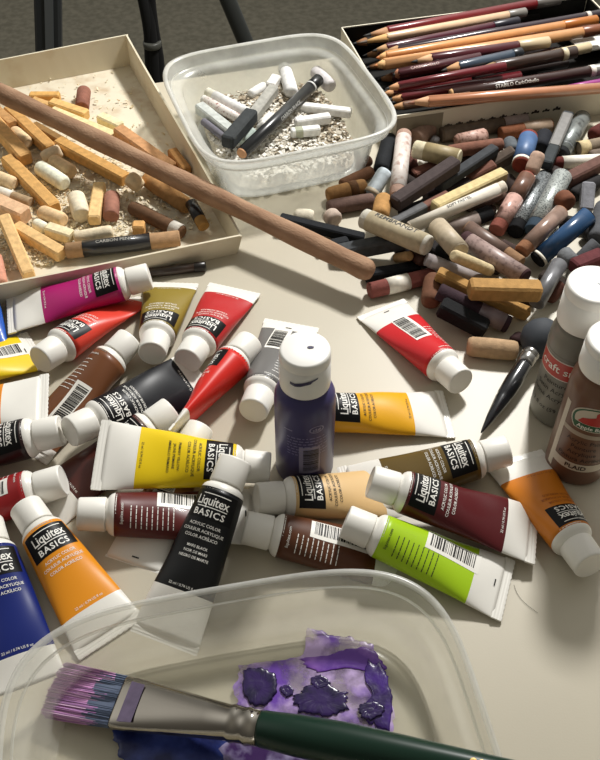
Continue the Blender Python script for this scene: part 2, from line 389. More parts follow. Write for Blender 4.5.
pile('long red-brown round stick behind the two slate sticks', 'rd', 447, 152, 503, 144, 12, '85523f')
pile('rust stick with a tan far half, just below the carton print', 'cy', 500, 134, 551, 125, 13, '8d4f2d', [(.45, .97, paper('a8917b'), SL)])
pile('grey-blue stub left of the blue-banded stick', 'rd', 509, 141, 513, 152, 13, '5d6469')
pile('dark taupe block below the rust stick', 'sq', 492, 166, 515, 152, 15, '5b4b40')
pile('navy-black stub right of the blue-banded stick', 'rd', 545, 134, 540, 149, 16, '23262e')
pile('dark red stub at the right edge beside the bare table', 'rd', 592, 136, 606, 128, 14, '63261f')
pile('silver-wrapped stick with a dark open end, upper right of the heap', 'cy', 583, 117, 560, 156, 15, '26282b', [(.03, .92, mat('8f9492', .35, metal=.5, hex2='56595a', lo=.5, hi=.7, scale=200), SL), (.80, .84, mat('5f6364', .4), 'band')])
pile('slate square stick in a grey paper sleeve beside the silver one', 'sq', 568, 115, 546, 166, 12, '3c4043', [(.05, .68, paper('74726f'), SL)])
pile('taupe stub with a cream end at the right edge of the heap', 'rd', 578, 149, 608, 143, 13, '8d7b66', [(0, .33, pastel('dcc48f'), 'cream_end')])
pile('taupe stick lying along the right edge under the cream-ended stub', 'rd', 590, 156, 620, 152, 11, '79685a')
pile('blue-banded stick with brick-red ends among the back row', 'cy', 529, 136, 521, 166, 16, '8a3526', [(.10, .86, mat('46638c', .45, var=.15, scale=120), SL), (.88, .95, PAP, 'paper_ring')])
pile('pinkish tan stub leaning below the navy-black one', 'rd', 539, 153, 531, 173, 13, 'c29d86')
pile('red stick in a white printed sleeve at the right of the heap', 'cy', 553, 163, 603, 160, 11, '702c24', [(.18, 1, PAP, SL)])
pile('mauve-brown square stick sloping off the right edge', 'sq', 566, 181, 608, 160, 15, '6f4a40')
pile('short reddish square stick under the dark slate stick', 'sq', 413, 176, 444, 163, 13, '7d4b3b')
pile('small white chip standing below the red-brown stub', 'rd', 420, 164, 425, 160, 6, 'e3ded0')
# middle
pile('red-brown square stub right of the slate sticks', 'sq', 468, 180, 495, 166, 14, '7b4c3c')
pile('patchy ochre and brown stub at the front corner of the tub', 'rd', 327, 196, 366, 186, 15, 'a9763f', [(.55, .75, pastel('6e4728'), 'brown_patch')])
pile('mauve-brown round stick lying below the patchy ochre stub', 'rd', 327, 208, 374, 200, 14, '6f5248')
pile('pale blue stub with a beige end beside the tub corner', 'rd', 386, 170, 371, 195, 14, 'c9d6dd', [(.84, .99, pastel('b9a88d'), 'beige_end')])
pile('ochre-orange stub standing below the pale blue one', 'rd', 384, 198, 380, 217, 16, 'c28a47')
pile('pinkish white wrapped stick with a brown tip, upright in the heap', 'cy', 404, 134, 397, 198, 14, 'b58f7c', [(.08, .88, mat('d9cfc8', .35, hex2='b09488', lo=.5, hi=.7, scale=160), SL)])
pile('olive stick with a cream exposed end under the carton', 'cy', 414, 149, 460, 159, 16, 'e0d3ae', [(.25, .97, paper('9a8a66'), SL)])
pile('small square slate stub below the long pale text stick', 'sq', 396, 237, 414, 228, 11, '3b4045')
pile('half slate, half reddish square stick in the middle of the heap', 'sq', 390, 225, 448, 195, 10, '7f5143', [(.02, .58, pastel('6a6a6b'), 'slate_half')])
pile('dark brown square stick at the lower left of the slate pair', 'sq', 394, 204, 456, 163, 16, '4a3d3b')
pile('dark slate square stick at the upper right of the pair', 'sq', 438, 187, 495, 149, 12, '3f4145')
pile('brown stub deep in the heap under the cream text stick', 'rd', 470, 208, 500, 193, 12, '4e382c')
pile('pale yellow square stick across the middle of the heap', 'sq', 434, 208, 504, 174, 14, 'dcc486')
pile('black-ended stick in a grey-brown sleeve under the pale text stick', 'cy', 447, 231, 491, 212, 14, '141416', [(.02, .68, DUST, SL)])
pile('black lump in the middle of the heap, under the torn wrapper', 'rd', 440, 249, 450, 256, 12, '17171a')
pile('dark brown stub between the grey square stick and the torn wrapper', 'rd', 412, 252, 424, 262, 12, '503026')
pile('cream stick in a long white printed sleeve, right of the letters stick', 'cy', 409, 228, 505, 186, 11, 'd8cab4', [(.02, .93, mat('e4dccd', .35, var=.06, scale=200), SL)], ('SOFT PASTEL', 3.6, .52, 0, INK_K, 1.7))
pile('tan stub peeping out below the grey square stick', 'rd', 396, 258, 410, 256, 9, 'b08753')
pile('coral-ended stick in a clear pinkish sleeve', 'cy', 528, 176, 496, 231, 15, 'b4604f', [(.03, .42, mat('6e5042', .3, var=.2, scale=160), SL), (.42, .86, mat('c39c90', .3, hex2='8a6b63', lo=.5, hi=.7, scale=300), SL)])
pile('foil-wrapped black-ended stick right of the coral-ended one', 'cy', 545, 176, 515, 232, 15, '121315', [(.03, .87, FOIL, SL)])
pile('foil-wrapped blue-ended stick, the rightmost of the foil pair', 'cy', 563, 175, 533, 232, 17, '3f5468', [(.02, .86, mat('b4b9b5', .33, metal=.4, hex2='4b5053', lo=.5, hi=.64, scale=800), SL)])
pile('round brown stub right of the foil-wrapped sticks', 'rd', 560, 196, 569, 205, 17, '80492e')
pile('light grey square stub standing at the right edge', 'sq', 588, 184, 586, 212, 15, '8a8a90')
pile('dark grey round stick at the right edge under the light grey stub', 'rd', 604, 205, 596, 240, 16, '55575a')
pile('dark grey wrapped stick by the right edge above the bottles', 'cy', 597, 243, 572, 268, 13, '54565a')
pile('clear-sleeved brown stick with a tan end beside the blue one', 'cy', 562, 211, 521, 252, 14, 'a86f49', [(.03, .85, mat('8b7265', .25, var=.25, scale=120), SL)])
pile('long blue-sleeved stick with a white ring and black end', 'cy', 590, 214, 536, 261, 16, '121316', [(.02, .90, mat('28486c', .25, var=.12, scale=60), SL), (.91, .95, PAP, 'white_ring')])
pile('grey six-sided stub just behind the grey bottle', 'cy', 563, 253, 573, 263, 15, '74777a')
pile('maroon square block behind the white cap of the grey bottle', 'sq', 573, 268, 602, 256, 17, '6b2d31')
pile('brown stick end between the foil stick and the grey bottle', 'rd', 548, 300, 560, 283, 14, '5b3024')
pile('dull silver wrapped stick leaning behind the ochre bars', 'cy', 560, 263, 536, 304, 14, '6c6a6a', [(.02, .98, mat('77777a', .3, metal=.4, var=.2, scale=150), SL)])
pile('dark brown sleeved stick with a tan lower end', 'cy', 467, 227, 521, 264, 14, 'a67b56', [(.02, .72, mat('6f5a50', .4, var=.2, scale=150), SL)])
pile('plum-tipped stick in a lilac printed sleeve under the brown one', 'cy', 463, 238, 526, 278, 16, '4b2c30', [(.10, .97, mat('9d8781', .4, hex2='6f5c59', lo=.5, hi=.68, scale=300), SL)])
pile('beige stick in a torn cuff of white paper', 'cy', 437, 226, 460, 252, 17, 'b5a48a', [(.02, .97, paper('b3a48c'), SL)])
# front of the heap
pile('cream lump on the table above the long dowel', 'rd', 294, 216, 314, 218, 15, 'e6dcc2')
pile('pink-beige stub standing above the black square stick', 'rd', 329, 214, 336, 221, 16, 'cdb5a3')
pile('short black square piece half under the dowel', 'sq', 318, 249, 348, 242, 12, '202328')
pile('black square stick lying across under the dowel', 'sq', 280, 219, 364, 239, 12, '1c1e23')
pile('black square stick beneath the grey one at the tip of the dowel', 'sq', 365, 276, 419, 268, 14, '1a1b20')
pile('large grey square stick beside the tip of the dowel', 'sq', 334, 254, 406, 240, 17, '4b4e52')
pile('beige stick in a sleeve of black capital letters', 'cy', 363, 218, 429, 246, 18, 'cfc8b8', [(.10, .94, PAPT, SL)], ('REMBRANDT', 6.4, .5, 0, INK_K, 1.5))
pile('pale lilac sleeved stick above the ochre bars', 'cy', 426, 259, 480, 281, 12, '9e9494', [(.08, .98, mat('a59c9a', .35, var=.12, scale=200), SL)])
pile('short cream stick above the ochre bars', 'rd', 453, 255, 491, 271, 11, 'dcc594')
pile('round red stick with a white paper band, in front of the heap', 'cy', 369, 291, 434, 275, 15, '9b5148', [(.27, .60, PAP, 'paper_band')])
pile('brown upright stub between the banded red stick and the plum one', 'rd', 434, 277, 430, 304, 18, '7b4d35')
pile('ochre bar mostly under the front ochre bar, pointing left', 'sq', 437, 273, 478, 294, 14, 'bd8a44')
pile('plum round stick with a lilac sleeve behind the black bar', 'cy', 438, 291, 509, 325, 16, '3c2730', [(.58, .93, mat('7d6d70', .35, var=.1), SL)])
pile('ochre bar lying under the front ochre bar, pointing right', 'sq', 478, 294, 528, 314, 14, 'b98640')
pile('ochre bar on top at the front of the heap', 'sq', 469, 289, 540, 291, 20, 'c08c46')
pile('thick black bar in front of the plum stick', 'sq', 440, 306, 486, 330, 20, '17171a')
pile('tan round stick alone in front of the heap', 'rd', 467, 346, 518, 351, 19, 'c19a70')
pile('dark maroon stub beside the dark brush head', 'rd', 513, 343, 521, 336, 12, '3a2022')
# torn paper cuff end
# ------------------------------------------------------------------ sticks in the tray
TR = []; G2 = 'sticks lying in the cardboard tray'
def warm(h): return '%02x%02x%02x' % tuple(min(255, int(int(h[i:i+2], 16)*f)) for i, f in ((0, 1.16), (2, 1.12), (4, 1.08)))
def tstick(*a, **k): a = list(a); a[7] = warm(a[7]); return stick(TR, .0022, G2, 'pastel_stick', *a, **k)
OC, PO, CR, WH = 'c4954f', 'd2ac6d', 'dcc69c', 'e6dcc6'
tstick('ochre bar farthest back in the tray, behind the dowel', 'sq', 30, 97, 60, 97, 11, 'd0a052')
tstick('ochre stub peeping over the dowel next to the farthest bar', 'sq', 33, 101, 50, 107, 10, 'c9a05e')
tstick('pale ochre bar behind the dowel, left of the brick stub', 'sq', 51, 104, 87, 116, 14, 'd6ae64')
tstick('brick-brown upright stub near the back of the tray', 'cy', 84, 91, 82, 108, 14, '8a5848')
tstick('long pale yellow bar along the back of the dowel', 'sq', 52, 112, 116, 138, 13, 'e2cd96')
tstick('cream stub alone right of the pale yellow bar', 'sq', 100, 118, 121, 128, 14, 'e3d3a8')
tstick('dark ochre bar in the shade under the dowel', 'sq', 34, 126, 66, 144, 11, '8c6a38')  # ochre darkened to paint in the shade below the dowel
tstick('ochre bar below the dowel near the left edge', 'sq', 9, 110, 51, 150, 15, OC)
tstick('short brown-ochre bar cut by the left edge, under the dowel', 'sq', -6, 110, 13, 126, 14, 'b98c52')
tstick('white lump at the left edge next to the dowel', 'rd', -4, 102, 4, 106, 11, 'e8e4da')
tstick('cream stub right of the long bar at the left edge', 'rd', 14, 131, 28, 143, 13, 'd6bd92')
tstick('long ochre bar running off the left edge', 'sq', -8, 120, 26, 160, 18, 'd0a15e')
tstick('long ochre bar lying parallel below the dowel, middle of the tray', 'sq', 58, 143, 126, 180, 16, 'c6964d')
tstick('cream stub above the rounded tan one', 'rd', 42, 159, 61, 150, 14, 'd8c6a4')
tstick('rounded tan stub between the white and the cream ones', 'rd', 52, 161, 72, 173, 16, 'd9ba8a')
tstick('white round stick left of the tan stub', 'rd', 39, 167, 65, 184, 16, 'eae3d2')
tstick('long ochre bar slanting through the left half of the tray', 'sq', 7, 160, 55, 209, 17, 'cb9c55')
tstick('cream stub with a tapered end at the left edge', 'rd', -6, 176, 15, 184, 14, 'd9c096')
tstick('white stick with a taupe end at the left edge', 'cy', -6, 190, 31, 203, 11, 'a18a68', [(.02, .52, PAP, SL)])
tstick('fat pinkish bar cut by the left edge', 'sq', -12, 200, 26, 217, 22, 'd6b089')
tstick('cream rounded stub below the slanting ochre bar', 'rd', 41, 212, 64, 221, 16, 'd8ba8c')
tstick('off-white upright stub left of the pale ochre bar', 'cy', 76, 197, 82, 216, 18, 'e2d6bc')
tstick('pale ochre bar standing between the off-white and brick stubs', 'sq', 100, 186, 94, 221, 15, 'dcba7c')
tstick('terracotta upright stub right of the pale ochre bar', 'cy', 112, 196, 111, 217, 16, '9d6b58')
tstick('small white crumb above the pale ochre bar near the front', 'rd', 35, 223, 46, 229, 12, 'e9e0cf')
tstick('pale ochre bar with its cut end toward the black pencil', 'sq', 16, 228, 62, 255, 17, 'd8b274')
tstick('cream wedge above the wooden end of the black pencil', 'sq', 47, 229, 72, 237, 16, 'e2d2ac')
tstick('pale ochre bar reaching the front wall of the tray', 'sq', 4, 218, 29, 276, 16, 'dcb678')
tstick('pink stick at the lower left corner of the tray view', 'rd', -4, 256, 2, 284, 12, 'c98d74')
tstick('pale dusty roll beside the barrel of the black pencil', 'rd', 74, 238, 113, 231, 13, 'd9ceb0')
tstick('long tan bar passing under the dowel near the right wall', 'sq', 118, 131, 172, 170, 17, 'bd8b5c')
tstick('ochre round stick ending below the dowel', 'rd', 146, 178, 188, 207, 17, 'a87b44')
tstick('cream stub touching the front edge of the dowel', 'rd', 130, 187, 139, 177, 18, 'dcc79d')
tstick('thin ochre piece leaning by the right wall of the tray', 'sq', 172, 152, 187, 172, 13, 'a9793f')
tstick('dark brown stick with a whitish end near the front wall', 'rd', 131, 207, 183, 233, 15, '64472f', [(.80, .97, pastel('d7d0c2'), 'white_end')])
tstick('small ochre cube in front of the dark brown stick', 'sq', 133, 228, 145, 228, 15, 'cf9d58')
# ------------------------------------------------------------------ pencils
def pencil(A, B, r, barrel, label, group, tip='w', lead='26221f', wood='c79e6d', end=None, ring=None, text=None, seg=6, name='pencil', cone=15, coat=.4):
    A, B = Vector(A), Vector(B); L = (B-A).length; t = empty(name, frame(A, B, random.uniform(0, 1))); tag(t, label, 'pencil', group)
    c = cone*MM if tip else 0.
    def hx(x, q): return [(x, q*math.cos(2*math.pi*k/24)/(math.cos(((2*math.pi*k/24+math.pi/seg) % (2*math.pi/seg))-math.pi/seg)*.06+.94), q*math.sin(2*math.pi*k/24)) for k in range(24)]
    e = L*(1-end[1]) if end else L
    mb = MB()
    R = [hx(c*1.0, r*.93), hx(c*1.02+.0002, r), hx(e, r)]
    if tip:
        ring0 = [(p[0]+random.uniform(-.0012, .0012), p[1], p[2]) for p in R[0]]; R[0] = ring0
    mb.rings(R, 0, True); mb.build('barrel', mat(barrel, .3, var=.06, scale=120, coat=coat), t)
    if tip:
        mb = MB(); mb.lathe([(c*.30, r*.34), (c*.6, r*.62), (c*1.06, r*.95)], seg=16); mb.build('sharpened_wood', mat(wood, .75, var=.15, scale=300, stretch=(.2, 1, 1)), t)
        mb = MB(); mb.lathe([(0, r*.08), (c*.1, r*.18), (c*.34, r*.375)], seg=12); mb.build('pencil_lead', mat(lead, .7), t)
    if not tip:
        mb = MB(); mb.lathe([(-.0022, r*.45), (-.0016, r*.80), (.0002, r*.92)], seg=16); mb.build('bare_wood_end', mat(wood, .8), t)
    if end:
        mb = MB(); mb.lathe([(e-.0003, r*1.0), (e, r*1.045), (L-.001, r*1.04), (L, r*.8)], seg=20); mb.build('end_dip', mat(end[0], .35), t)
    else:
        mb = MB(); mb.lathe([(L-.0002, r*.9), (L+.0003, r*.86), (L+.0004, r*.35)], seg=16); mb.build('cut_end', mat(wood, .8), t)
    if ring:
        mb = MB(); mb.lathe([(L*ring[1], r), (L*ring[1], r*1.06), (L*ring[2], r*1.06), (L*ring[2], r)], seg=20, cap0=False, cap1=False); mb.build('ring', mat(ring[0], .4), t)
    if text:
        mb = MB(); put_text(mb, cyl_surf(L, r*1.02, L*text[2], text[3], text[4] if len(text) > 4 else math.pi/2), text[0], text[1]*MM, 0, 0, .00025, 0, .012); o = mb.build('lettering', text[5] if len(text) > 5 else INK_W, t)
    return t
# carton
bL, bF, bR = at(337, 28, .030), at(394, 116, .030), at(600, 86, .030)
bu = bR-bF; bu[2] = 0; bu /= np.linalg.norm(bu); bv = np.array([-bu[1], bu[0], 0]); bw = abs((bL-bF)@bv); bl = .265
org = np.array([bF[0], bF[1], 0]); BH = .030
carton = empty('pencil_carton', frame(org, org+bu)); tag(carton, 'open white carton with printed silhouettes on its wall, full of pencils', 'box')
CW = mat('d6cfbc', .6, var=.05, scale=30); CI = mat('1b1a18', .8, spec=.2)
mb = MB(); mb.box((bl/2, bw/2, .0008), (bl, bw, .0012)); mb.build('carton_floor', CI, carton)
for c, d, ins in (((bl/2, 0, BH/2), (bl, .0012, BH), (0, .0009)), ((bl/2, bw, BH/2), (bl, .0012, BH), (0, -.0009)), ((0, bw/2, BH/2), (.0012, bw, BH), (.0009, 0)), ((bl, bw/2, BH/2), (.0012, bw, BH), (-.0009, 0))):
    mb = MB(); mb.box(c, d); o = mb.build('side_wall', CW, carton)
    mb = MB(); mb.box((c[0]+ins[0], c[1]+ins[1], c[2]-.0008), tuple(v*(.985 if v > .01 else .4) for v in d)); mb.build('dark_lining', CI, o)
mb = MB()
fs = lambda u, v, off: (u, -.0006-off, v)
for k in range(11):
    u = .052+k*.0105; w = random.uniform(.006, .0085); h = random.uniform(.002, .0035)
    V = [fs(u+w*a*.5, .0125+h*b, .0002) for a, b in ((-1, 0), (-.8, .5), (-.35, .45), (-.2, 1), (.25, .9), (.4, .45), (.9, .6), (1, 0), (.8, -.3), (.3, -.15), (-.3, -.1), (-.8, -.35))]
    mb.add(V, [list(range(12))], 0, False)
mb.build('printed_silhouettes', mat('2a241e', .6, hex2='6b6254', lo=.45, hi=.75, scale=40), carton)
mb = MB()
put_rect(mb, fs, .003, .046, .002, .027, .00012); mb.build('grey_print_panel', mat('857c6a', .6, var=.1, scale=40), carton)
BX = []; G3 = 'pencils heaped in the white carton'
def bpen(label, x0, y0, x1, y1, w, barrel, base=.025, **k):
    r = 1.12*w*mm_per_px(at((x0+x1)/2, (y0+y1)/2, .03))/2
    A, B = settle((x0, y0), (x1, y1), r, base, BX); pencil(A, B, r, barrel, label, G3, **k)
for i, (y, c, d) in enumerate(((40, '2e2a28', 0), (52, '4c1a1c', 3), (64, '3b2420', -2), (76, '51201c', 2), (88, '2b2220', 0), (99, '56211d', 2))):
    x = 352+(y-40)*.62+d
    bpen(['black-tipped pencil lowest at the back of the carton', 'dark red pencil low in the carton, second row from the back', 'brown pencil low in the carton, half hidden by tan pencils', 'deep red pencil low in the middle of the carton', 'blackish pencil low in the carton near the tub rim', 'wine-red pencil lowest at the front wall of the carton'][i],
         x, y+4, x+185, y-25, 9, c, base=.010, wood='8e6440', lead='15120f')
bpen('dark red pencil with a grey end at the very back of the carton', 363, 36, 560, -1, 9, '6e1a1e', end=('6d6763', .13), cone=26, wood='b58a66')
bpen('long cream pencil with a grey end, second from the back', 358, 43, 526, 12, 8, 'd9b795', end=('7d7872', .11), wood='cfa368', cone=30, lead='5d5146')
bpen('dark purple pencil with a dark end behind the orange pair', 372, 51, 519, 21, 8, '4a1526', end=('25232c', .18), wood='b08a62')
bpen('nearly black pencil reaching furthest right, behind the orange pair', 383, 52, 600, 14, 8, '2b1a24', wood='a8835c', ring=('cfcac0', .93, .95))
bpen('tan-orange pencil, the rear one of the orange pair', 376, 58, 597, 20, 9, 'cf915a', end=('a8662c', .16), wood='cf9f66', cone=10, lead='b9713e')
bpen('tan-orange pencil with a brown end, the front one of the pair', 374, 66, 604, 29, 10, 'd19a68', end=('7b4a31', .10), wood='d2a56f', cone=10, lead='b5743f')
bpen('maroon pencil with a cream dipped end in mid-carton', 411, 62, 549, 42, 10, '4c1720', end=('c3b08f', .23), cone=20, wood='c9a078')
bpen('cream-ended stub of a pencil at the right end of the carton', 545, 57, 590, 47, 9, '5e1d20', tip=None, end=('c9b794', .85))
bpen('dark maroon pencil with small lettering and an unpointed tip', 393, 75, 480, 58, 10, '43141d', cone=5, wood='a56c4f', text=('CARBOTHELLO', 4.0, .35, 0, 2.0, mat('b58f86', .5)))
bpen('slate-blue pencil with a bare wooden tip', 441, 71, 522, 53, 10, '3e4a58', end=('1b1d22', .12), cone=18, wood='b98d62')
bpen('dark brown pencil with a chewed wooden tip and cream ring', 471, 72, 575, 52, 11, '3d2c25', cone=24, wood='8d6f4c', ring=('d5c7a8', .86, .91))
bpen('red pencil lowest of the three at the tub rim', 380, 95, 470, 80, 8, '5c1a1e', wood='c08e62', cone=12)
bpen('bright wine-red pencil running to the dark-brown lettered one', 385, 89, 505, 66, 8, '66161f', wood='bd8a60', cone=12)
bpen('wine-red pencil just behind the copper pencil', 388, 100, 520, 76, 9, '5f141c', wood='c59467', cone=12)
bpen('dark brown lettered pencil with a white ring and grey end', 452, 94, 622, 66, 10, '38221f', tip=None, ring=('e6e0d4', .80, .83), end=('97958f', .17), text=('STABILO CarbOthello', 4.6, .36, 0, 1.9))
bpen('tan-tipped dull pencil low behind the front wall', 388, 108, 470, 96, 8, '6e4f3c', wood='b08458', cone=14)
bpen('copper pencil lying along the front wall of the carton', 408, 103, 602, 88, 10, 'b97c58', wood='c99b76', cone=18, lead='8c5a43', coat=.8)
mb = MB(); Mq = empty('pale_card', frame(at(572, 40, .013), at(640, 28, .013))); tag(Mq, 'pale card lying in the far right end of the pencil carton', 'card'); mb.box((.02, 0, 0), (.045, .05, .0012)); mb.build('card', mat('d5d3ca', .7), Mq)
bpen('magenta pencil end at the right end of the carton', 565, 90, 616, 80, 8, '8d2a78', tip=None)
t = stick(TR, .0022, 'pencils in the tray', 'pencil', 'short black pencil with bare wood showing at both ends, in the tray', 'cy', 66, 251, 180, 238, 16, 'bb8d60', [(.15, .74, mat('1d1d20', .3, coat=.4), 'black_barrel')], ('CARBON PENCIL', 4.2, .45, 0, mat('a7a49b', .5), 1.75), cat='pencil')
t = stick(TR, .0022, 'pencils in the tray', 'pencil', 'stub of a black pencil with an ochre end, in the tray corner under the dowel', 'cy', 191, 203, 204, 227, 12, 'b5833f', [(.02, .68, mat('1c1c20', .3, coat=.4), 'black_barrel')], cat='pencil')
OUT = []
r = 10*mm_per_px(at(175, 269, .005))/2
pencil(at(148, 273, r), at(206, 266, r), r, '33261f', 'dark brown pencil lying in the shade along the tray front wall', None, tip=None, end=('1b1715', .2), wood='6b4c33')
# ------------------------------------------------------------------ shavings and chips (nobody could count them)
def flakes(n, pick, size, mats, name, label, cat, zr, thin=.25):
    mb = MB()
    for _ in range(n):
        x, y, z, k = pick(); a = random.uniform(0, 6.283); l = random.uniform(*size)*MM; w = l*random.uniform(thin, thin*2.2); tx, ty = random.uniform(-.5, .5), random.uniform(-.4, .4)
        M = Matrix.Translation((x, y, z)) @ Matrix.Rotation(a, 4, 'Z') @ Matrix.Rotation(tx, 4, 'Y') @ Matrix.Rotation(ty, 4, 'X')
        b = random.uniform(-.25, .25)*l; h = w*.22
        V = [M @ Vector(v) for v in ((-l/2, -w/2, b), (0, -w/2, 0), (l/2, -w/2, b), (l/2, w/2, b), (0, w/2, 0), (-l/2, w/2, b), (-l/2, -w/2, b+h), (0, -w/2, h), (l/2, -w/2, b+h), (l/2, w/2, b+h), (0, w/2, h), (-l/2, w/2, b+h))]
        mb.add(V, [(0, 1, 4, 5), (1, 2, 3, 4), (6, 7, 10, 11), (7, 8, 9, 10), (0, 1, 7, 6), (1, 2, 8, 7), (3, 4, 10, 9), (4, 5, 11, 10), (2, 3, 9, 8), (5, 0, 6, 11)], random.choices(range(len(mats)), k)[0], False)
    o = mb.build(name, mats, None, True); tag(o, label, cat, kind='stuff'); return o
def pick_tray():
    while True:
        x, y = random.uniform(-40, 215), random.uniform(60, 275)
        c = math.exp(-((x-20)**2/130**2+(y-225)**2/75**2))
        if y < 55+.0*x or y > 281-.24*x-6 or y < 230-1.2*(215-x)*-0 and x > 128+(y-34)*.57-14: continue
        if x > 128+(y-34)*.565-16: continue
        if random.random() < c+.03:
            p = at(x, y, .004); return p[0], p[1], random.uniform(.0022, .0046), (5, 3, 1, .4)
flakes(4600, pick_tray, (1.2, 4.0), [mat('e6dabd', .9), mat('d9c8a2', .9), mat('f2ecdd', .9), mat('b99c74', .9)], 'wood_shavings', 'pale curled shavings strewn over the floor of the cardboard tray', 'shavings', None)
RT = Matrix.Translation((TUBC[0], TUBC[1], 0)) @ Matrix.Rotation(TUBR, 4, 'Z')
def bedh(x, y): return 0.0145+.0045*math.exp(-((x-.012)**2+(y-.01)**2)/.0018)+.005*max(0, y/.06)
mb = MB(); R = []
for i in range(10):
    f = 1-i/9.6; R.append([tuple(RT @ Vector((p[0], p[1], bedh(p[0], p[1])-(.009 if i == 0 else .001)))) for p in sring(.0585*f, .0635*f, 48, 0)])
mb.rings(R, 0, True, True, False, True); tag(mb.build('chip_bed', mat('d6cfc0', .95, hex2='a89c89', lo=.42, hi=.62, scale=260, bump=1, bscale=500)), 'bed of ground white and grey chips filling the floor of the square tub', 'chips', kind='stuff')
def pick_tub():
    while True:
        x, y = random.uniform(-.0585, .0585), random.uniform(-.0635, .0635)
        if (abs(x)/.0585)**4+(abs(y)/.0635)**4 > 1: continue
        e = max(abs(x)/.055, abs(y)/.061); back = (y > .018 and e > .55) or (x > .03 and e > .6)
        p = RT @ Vector((x, y, 0)); k = (1.5, 3, 4, 2.) if back else (8, 2, .5, .1)
        return p.x, p.y, bedh(x, y)+random.uniform(-.0005, .0022), k
flakes(2700, pick_tub, (1.3, 3.6), [mat('e8e4da', .9), mat('c8c0b0', .9), mat('a89a84', .9), mat('8a7c69', .9)], 'white_chips', 'crumbled white and grey chips heaped inside the square tub', 'chips', None, .62)
UB = []; G4 = 'sticks lying on the chips in the square tub'
def ustick(*a, **k): return stick(UB, .0195, G4, 'pastel_stick', *a, **k)
ustick('dark lilac sliver at the left of the tub', 'rd', 203, 121, 226, 139, 8, '77747f')
ustick('pale grey-green stick along the left side of the tub', 'sq', 199, 107, 232, 133, 14, 'c9cec8')
ustick('white stick in a sleeve with reddish print in the tub', 'cy', 203, 99, 243, 121, 9, 'e6e2da', [(.08, .97, mat('e4dcd4', .5, hex2='a5706a', lo=.56, hi=.66, scale=420), SL)])
ustick('white stick in a plain grey-white sleeve, rearmost of the sleeved pair', 'cy', 207, 92, 250, 114, 10, 'e8e2cc', [(.18, .97, paper('dfdedb'), SL)])
ustick('small white lump behind the sleeved pair in the tub', 'rd', 250, 95, 265, 86, 10, 'f0eee8')
ustick('white cube behind the grey square stick in the tub', 'sq', 270, 88, 277, 78, 13, 'eeebe4')
ustick('pale green stub under the point of the black pencil', 'rd', 241, 141, 254, 132, 13, 'b3c2b8')
ustick('white stub left of the black pencil in the tub', 'rd', 262, 125, 272, 116, 11, 'f0ede5')
ustick('white crumb between the black pencil and the wedge', 'rd', 258, 130, 266, 123, 9, 'ece8df')
ustick('white wrapped lump nearest the front wall of the tub', 'sq', 291, 133, 320, 130, 11, 'efeee6', [(.15, .40, paper('a3a58f'), 'green_label')])
ustick('white wedge below the long white square stick', 'sq', 295, 123, 330, 118, 12, 'eceae4')
ustick('long white square stick at the right of the tub', 'sq', 301, 107, 351, 113, 11, 'f3f1ea')
ustick('white round stick standing up at the back of the tub', 'rd', 284, 67, 292, 94, 14, 'f0efeb')
ustick('pale lilac stub at the top end of the black pencil', 'rd', 315, 71, 331, 87, 14, 'd8d2d0')
ustick('grey square stick standing up from the dark charcoal one', 'sq', 274, 89, 251, 119, 14, 'b1aea4')
ustick('dark charcoal square stick at the front left of the tub', 'sq', 252, 114, 227, 143, 17, '3d4142')
r = 12*mm_per_px(at(280, 115, .03))/2
A, B = settle((242, 153), (319, 79), r, .023, UB)
pencil(A, B, r, '1a1b1d', 'black pencil with a silver ring lying across the square tub', None, tip=None, wood='c3926a', end=('121214', .10), ring=('c9c9c6', .875, .89), text=('CARBON BLACK', 4.4, .55, 0, 1.9, mat('b5b5b0', .5)))
# ------------------------------------------------------------------ wooden dowel
A, B = at(-12, 87, .0425), at(373, 273, .0225)
t = empty('wooden_dowel', frame(A, B)); tag(t, 'long brown wooden dowel lying across the tray and onto the heap', 'dowel')
L = float(np.linalg.norm(B-A)); mb = MB()
mb.lathe([(0, .0055), (.002, .0074), (.006, .0080)]+[(L*i/30, .0080+.0005*math.sin(i*.8)) for i in range(1, 29)]+[(L-.008, .0086), (L-.004, .0078), (L-.0012, .0056), (L, .0020)], seg=24)
mb.build('dowel', mat('a8876c', .8, hex2='86644b', lo=.30, hi=.75, scale=45, stretch=(1, 2.5, 2.5), bump=1., bscale=300, spec=.3))
bpy.data.objects['dowel'].parent = t
